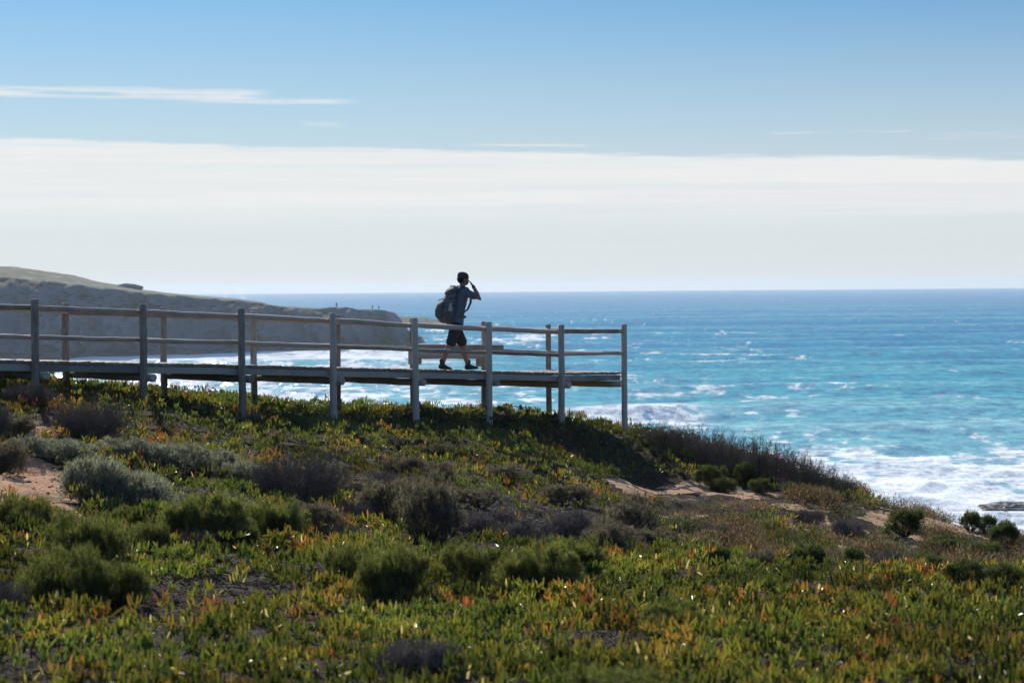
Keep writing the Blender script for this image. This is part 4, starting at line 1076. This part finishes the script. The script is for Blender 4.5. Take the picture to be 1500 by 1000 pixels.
# cap
bm = bmesh.new()
loft(bm, [hring(.108, -.004, 1.655, .107, .089, .12), hring(.106, -.004, 1.685, .108, .089, .12), hring(.106, -.004, 1.720, .104, .085, .12), hring(.108, -.004, 1.752, .086, .070, .14), hring(.110, -.004, 1.768, .05, .045, .14), hring(.11, -.004, 1.774, .012, .012, .14)], 24)
loft(bm, [((.02, -.004, 1.668), (.02, 0, .012), (0, .072, 0)), ((-.012, -.004, 1.650), (.012, 0, .010), (0, .066, 0)), ((-.042, -.004, 1.630), (.006, 0, .006), (0, .048, 0))], 16)
finish("cap", bm, capm, man, .007, 2)
# shirt with loose hem and short sleeves
bm = bmesh.new()
loft(bm, [hring(-.060, 0, .830, .152, .188), hring(-.050, 0, .90, .148, .186), hring(-.030, 0, .99, .137, .178), hring(-.004, 0, 1.09, .128, .170), hring(.024, 0, 1.20, .130, .178), hring(.048, 0, 1.31, .135, .192),
          hring(.052, 0, 1.40, .122, .203), hring(.058, 0, 1.46, .092, .158), hring(.068, 0, 1.498, .066, .08)], 28)
el2 = sh.lerp(el, .58); limb(bm, [(sh.x - .02, sh.y + .03, sh.z, .075), (*sh, .078), (*(sh.lerp(el, .4)), .070), (*el2, .068)], 16)
el3 = sl.lerp(ell, .62); limb(bm, [(sl.x, sl.y - .03, sl.z, .075), (*sl, .076), (*(sl.lerp(ell, .4)), .068), (*el3, .066)], 16)
shirt = finish("shirt", bm, shirtm, man, .009, 3)
# shorts
bm = bmesh.new()
loft(bm, [hring(-.062, 0, .76, .140, .182), hring(-.056, 0, .84, .145, .186), hring(-.046, 0, .92, .135, .178), hring(-.036, 0, .97, .122, .168)], 24)
for s, hip, kn in ((1, (-.040, .088, .82), (.115, .092, .500)), (-1, (-.070, -.088, .82), (-.172, -.092, .505))):
    h_ = Vector(hip); k_ = Vector(kn); limb(bm, [(*h_, .112), (*h_.lerp(k_, .35), .104), (*h_.lerp(k_, .7), .098), (*h_.lerp(k_, .96), .098)], 18)
finish("shorts", bm, shortm, man, .009, 2)
for s, an, he, to in ((1, (.225, .09, .095), (.205, .09, .052), (.400, .095, .046)), (-1, (-.345, -.09, .125), (-.375, -.09, .082), (-.195, -.095, .046))):
    bm = bmesh.new(); a, h_, t_ = Vector(an), Vector(he), Vector(to); d = (t_ - h_).normalized(); sdv = Vector((0, 1, 0)); up = sdv.cross(d) * -1
    if up.z < 0: up = -up
    loft(bm, [(h_ - d * .035 - up * .002, up * .034, sdv * .030), (h_ - up * .0, up * .052, sdv * .044), (h_.lerp(t_, .35) + up * .003, up * .050, sdv * .045), (h_.lerp(t_, .7) - up * .008, up * .036, sdv * .051), (t_ - up * .012, up * .026, sdv * .046), (t_ + d * .03 - up * .015, up * .014, sdv * .028)], 18)
    limb(bm, [(a.x, a.y, a.z - .03, .050), (a.x, a.y, a.z + .020, .047)], 14)
    finish("shoe", bm, shoem, man, .006, 2)
    bm = bmesh.new(); limb(bm, [(a.x - .002, a.y, a.z + .02, .044), (a.x + .012 * s, a.y, a.z + .055, .044)], 14); finish("sock", bm, sock, man, 0, 0)
# wristwatch on the raised arm
bm = bmesh.new(); dw = (wr - el).normalized(); limb(bm, [(*(wr - dw * .035), .0325), (*(wr - dw * .018), .0315)], 14); finish("wristwatch", bm, shoem, man, 0, 0)
# backpack
pk = empty("backpack", (.03, 0, -.005)); pk.parent = man
def pc(x, y, z, ax, ay, tl=-.12): return hring(x, y, z, ax, ay, tl)
bm = bmesh.new()
loft(bm, [pc(-.225, 0, .865, .075, .115), pc(-.255, 0, .90, .125, .155), pc(-.265, 0, .98, .150, .172), pc(-.255, 0, 1.08, .152, .176), pc(-.220, 0, 1.20, .130, .168), pc(-.180, 0, 1.32, .108, .158), pc(-.155, 0, 1.39, .090, .148), pc(-.145, 0, 1.42, .07, .12)], 26)
finish("pack_body", bm, packm, pk, .009, 2)
bm = bmesh.new()
loft(bm, [pc(-.165, 0, 1.395, .105, .155, -.25), pc(-.155, 0, 1.44, .112, .162, -.25), pc(-.135, 0, 1.48, .100, .15, -.25), pc(-.12, 0, 1.51, .065, .10, -.25), pc(-.115, 0, 1.52, .025, .05, -.25)], 24)
finish("top_lid", bm, packd, pk, .009, 2)
bm = bmesh.new()
loft(bm, [((-.36, 0, .93), (.05, 0, 0), (0, .10, 0)), ((-.395, 0, .99), (.062, 0, 0), (0, .125, 0)), ((-.395, 0, 1.10), (.062, 0, 0), (0, .13, 0)), ((-.365, 0, 1.20), (.052, 0, 0), (0, .12, 0)), ((-.335, 0, 1.25), (.03, 0, 0), (0, .09, 0))], 20)
finish("front_pocket", bm, packd, pk, .009, 2)
bm = bmesh.new()       # side bottle pocket towards the camera
loft(bm, [((-.27, -.165, .90), (.055, 0, 0), (0, .035, 0)), ((-.275, -.185, .95), (.07, 0, 0), (0, .045, 0)), ((-.265, -.185, 1.08), (.072, 0, 0), (0, .045, 0))], 16)
finish("side_pocket", bm, packd, pk, .008, 1)
bm = bmesh.new(); limb(bm, [(-.262, -.195, 1.0, .034), (-.252, -.195, 1.15, .034), (-.248, -.195, 1.185, .018), (-.247, -.195, 1.205, .018)], 14)
finish("water_bottle", bm, packl, pk, 0, 0)
bm = bmesh.new()       # added pale roll that stands in for the highlight on the lid edge
limb(bm, [(-.125, -.10, 1.522, .016), (-.120, 0, 1.527, .017), (-.125, .10, 1.522, .016)], 14); finish("lid_highlight", bm, packl, pk, .008, 1)
for s in (-1, 1):
    for zz in (1.02, 1.16, 1.30):
        bm = bmesh.new(); x0_ = -.24 + (zz - 1.16) * .2; limb(bm, [(x0_ - .15, s * .10, zz - .03, .008), (x0_ - .06, s * .172, zz - .01, .008), (x0_ + .08, s * .165, zz + .02, .008)], 8); finish("compression_strap", bm, shoem, pk, 0, 0)
    bm = bmesh.new(); yb = s * .115
    limb(bm, [(-.09, yb, 1.44, .024), (.02, yb, 1.515, .024), (.12, yb, 1.475, .024), (.182, yb, 1.36, .024), (.165, yb * 1.15, 1.22, .022), (.09, yb * 1.5, 1.10, .018), (-.07, yb * 1.45, 1.0, .016)], 10)
    finish("shoulder_strap", bm, packd, pk, .008, 1)
bm = bmesh.new(); loft(bm, [hring(-.045, 0, .945, .158, .198), hring(-.035, 0, .99, .150, .192)], 28); finish("hip_belt", bm, packd, pk, .009, 1)

# three tiny walkers on the far headland
def walker(loc, rz, sc_, cloth, label):
    e_ = empty("person", loc, rz); tag(e_, label, "person", "walkers on the far headland")
    bm = bmesh.new(); loft(bm, [hring(0, 0, .82, .11, .16), hring(0, 0, 1.1, .10, .15), hring(0, 0, 1.38, .12, .2), hring(0, 0, 1.48, .06, .08)]); limb(bm, [(0, 0, 1.45, .055), (.01, 0, 1.55, .05)])
    ball(bm, (.015, 0, 1.64), .095, .08, .12)
    for s in (-1, 1):
        limb(bm, [(0, s * .09, .86, .10), (.06 * s, s * .1, .47, .06), (.10 * s - .02, s * .1, .08, .045)]); limb(bm, [(.10 * s - .02, s * .1, .05, .045), (.10 * s + .16, s * .1, .04, .035)])
        limb(bm, [(0, s * .2, 1.40, .055), (-.05 * s, s * .26, 1.12, .045), (.06, s * .25, .88, .032)]); limb(bm, [(.06, s * .25, .88, .035), (.09, s * .25, .78, .025)])
    finish("body", bm, skin, e_, .018, 1)
    bm = bmesh.new(); loft(bm, [hring(0, 0, .80, .14, .19), hring(0, 0, 1.1, .125, .175), hring(0, 0, 1.38, .14, .22), hring(0, 0, 1.5, .08, .1)])
    for s in (-1, 1): limb(bm, [(0, s * .2, 1.40, .075), (-.04 * s, s * .25, 1.16, .062)])
    finish("shirt", bm, cloth, e_, .018, 1)
    bm = bmesh.new(); loft(bm, [hring(0, 0, .78, .13, .18), hring(0, 0, .92, .13, .18)])
    for s in (-1, 1): limb(bm, [(0, s * .09, .84, .115), (.06 * s, s * .1, .47, .085), (.10 * s - .02, s * .1, .14, .07)])
    finish("trousers", bm, shortm, e_, .018, 1)
    e_.scale = (sc_,) * 3
for x_, y_, d_, rz, s_, lb in ((493, 449.9, 708, 1.9, 1.0, "distant walker standing tallest on the headland knoll, left of the pair"), (545.5, 452.9, 717, 2.2, .93, "distant walker on the headland, left one of the close pair"), (555, 453.6, 719, 1.2, .9, "distant walker on the headland, right one of the close pair")):
    q = W(x_, y_, d_); walker((q[0], q[1], q[2]), rz, s_, shirtm, lb)
HAZE = .00011
# ------------------------------------------------------------------ haze
hm = bpy.data.materials.new("sea_air"); hm.use_nodes = True; ht = NT(hm.node_tree); ht.n.remove(ht.n['Principled BSDF'])
pv = ht.new('ShaderNodeVolumePrincipled'); pv.inputs['Color'].default_value = (.67, .74, .82, 1); pv.inputs['Density'].default_value = HAZE; pv.inputs['Anisotropy'].default_value = .3
ht.l.new(pv.outputs[0], ht.n['Material Output'].inputs['Volume'])
bm = bmesh.new(); boxmesh(bm, (0, 3900, 12.5), Vector((27000, 0, 0)), Vector((0, 8400, 0)), Vector((0, 0, 45)))
bmesh.ops.recalc_face_normals(bm, faces=bm.faces[:]); me = bpy.data.meshes.new("haze"); bm.to_mesh(me); bm.free()
link("haze", me, hm)["kind"] = "stuff"
# ------------------------------------------------------------------ light
SUN_AZ, SUN_EL = -17.0, 31.0      # degrees left of the view, above the horizon
sd = bpy.data.lights.new("sun", 'SUN'); sd.energy = 4.8; sd.angle = R(.5); sd.color = (1, .93, .82)
so = bpy.data.objects.new("sun", sd); col.objects.link(so)
sv = Vector((math.sin(R(SUN_AZ)) * math.cos(R(SUN_EL)), math.cos(R(SUN_AZ)) * math.cos(R(SUN_EL)), math.sin(R(SUN_EL))))
so.rotation_euler = sv.to_track_quat('Z', 'Y').to_euler(); so.location = (0, 0, 60)
w = bpy.data.worlds.new("World"); sc.world = w; w.use_nodes = True
nt = NT(w.node_tree); w.node_tree.nodes.clear()
out = nt.new('ShaderNodeOutputWorld'); bg = nt.new('ShaderNodeBackground'); bg.inputs[1].default_value = .15
sky = nt.new('ShaderNodeTexSky', sky_type='NISHITA'); sky.sun_disc = False
sky.sun_elevation = R(SUN_EL); sky.sun_rotation = R(SUN_AZ % 360); sky.altitude = 20
sky.air_density = 1.0; sky.dust_density = .35; sky.ozone_density = 2.2
gen = nt.new('ShaderNodeTexCoord').outputs['Generated']
sx = nt.new('ShaderNodeSeparateXYZ'); nt.l.new(gen, sx.inputs[0]); x, y, z = sx.outputs
yy = nt.m('MAXIMUM', y, .05); u = nt.m('DIVIDE', x, yy)
hy = nt.m('POWER', nt.m('ADD', nt.m('MULTIPLY', x, x), nt.m('MULTIPLY', y, y)), .5)
e = nt.m('DIVIDE', z, nt.m('MAXIMUM', hy, .05))
front = nt.mr(y, .1, .4)
v1 = nt.xyz(nt.m('MULTIPLY', u, 9), nt.m('MULTIPLY', e, 60), 0)
nA = nt.noise(v1, 1.0, 5, .6); nB = nt.noise(nt.xyz(nt.m('MULTIPLY', u, 3.0), nt.m('MULTIPLY', e, 170), 2.), 1.0, 5, .62)
nC = nt.noise(nt.xyz(nt.m('MULTIPLY', u, 26), nt.m('MULTIPLY', e, 420), 5.), 1.0, 4, .6)
edge = nt.m('ADD', nt.m('SUBTRACT', .0682, nt.m('MULTIPLY', u, .027)), nt.m('MULTIPLY', nt.m('SUBTRACT', nA, .5), .008))
edge = nt.m('ADD', edge, nt.m('MULTIPLY', nt.m('SUBTRACT', nC, .5), .004))
de = nt.m('SUBTRACT', edge, e)
band = nt.mr(de, -.0006, .0022, 0, 1)
low = nt.mr(e, .024, .045, .30, 1)
tex = nt.mr(nt.m('ADD', nt.m('MULTIPLY', nB, .7), nt.m('MULTIPLY', nC, .3)), .36, .60, .68, 1)
band = nt.m('MULTIPLY', nt.m('MULTIPLY', band, low), nt.m('MULTIPLY', tex, .92))
def streak(e0, slope, half, u0, u1, soft, amp, thr=.36):
    c = nt.m('ADD', nt.m('SUBTRACT', e, e0), nt.m('MULTIPLY', u, slope))
    c = nt.m('ADD', c, nt.m('MULTIPLY', nt.m('SUBTRACT', nA, .5), half * 1.5))
    g = nt.m('SUBTRACT', 1, nt.m('POWER', nt.m('ABSOLUTE', nt.m('DIVIDE', c, half)), 1.6), clamp=True)
    a = nt.mr(u, u0 - soft, u0 + soft, 0, 1); b_ = nt.mr(u, u1 - soft, u1 + soft, 1, 0)
    return nt.m('MULTIPLY', nt.m('MULTIPLY', nt.m('MULTIPLY', g, nt.mr(nt.m('ADD', nt.m('MULTIPLY', nC, .5), nt.m('MULTIPLY', nB, .5)), thr, thr + .22, 0, 1)), nt.m('MULTIPLY', a, b_)), amp)
st = [streak(.0952, .006, .0034, -.40, -.125, .01, .85, .34), streak(.0925, .004, .0018, -.16, -.082, .012, .6, .36), streak(.0756, .004, .0009, .13, .20, .006, .5, .50),
      streak(.0725, .004, .0026, .21, .34, .018, .32, .42), streak(.0640, .004, .0010, .20, .34, .02, .35, .42), streak(.077, .05, .002, -.104, -.085, .006, .25, .3), streak(.0705, .01, .0010, -.02, .035, .02, .6, .34)]
cl = band
for s_ in st: cl = nt.m('MAXIMUM', cl, s_)
cl = nt.m('MULTIPLY', cl, front)
# the pale air low over the sea is part of the cloud sheet far away
skyc = nt.mix(1.0, sky.outputs[0], nt.mix(nt.mr(e, .2, .8), (.168, .302, .42, 1), (.90, .9, .98, 1)), 'MULTIPLY')
lowair = nt.m('MULTIPLY', nt.mr(e, .0, .17, .85, 0), front)
skyc = nt.mix(lowair, skyc, (4.2, 4.35, 4.5, 1))
cloudc = nt.mix(nt.mr(e, .02, .055), (4.8, 4.95, 5.15, 1), (5.0, 5.0, 4.97, 1))
fin = nt.mix(cl, skyc, cloudc)
nt.l.new(fin, bg.inputs[0]); nt.l.new(bg.outputs[0], out.inputs[0])

sc.view_settings.view_transform = 'Standard'; sc.view_settings.look = 'None'
sc.view_settings.exposure = .22; sc.view_settings.gamma = 1
sc.render.engine = 'CYCLES'
cy = sc.cycles
cy.max_bounces = 8; cy.diffuse_bounces = 3; cy.glossy_bounces = 2; cy.transmission_bounces = 6; cy.volume_bounces = 1; cy.transparent_max_bounces = 8
cy.sample_clamp_indirect = 6; cy.use_denoising = True
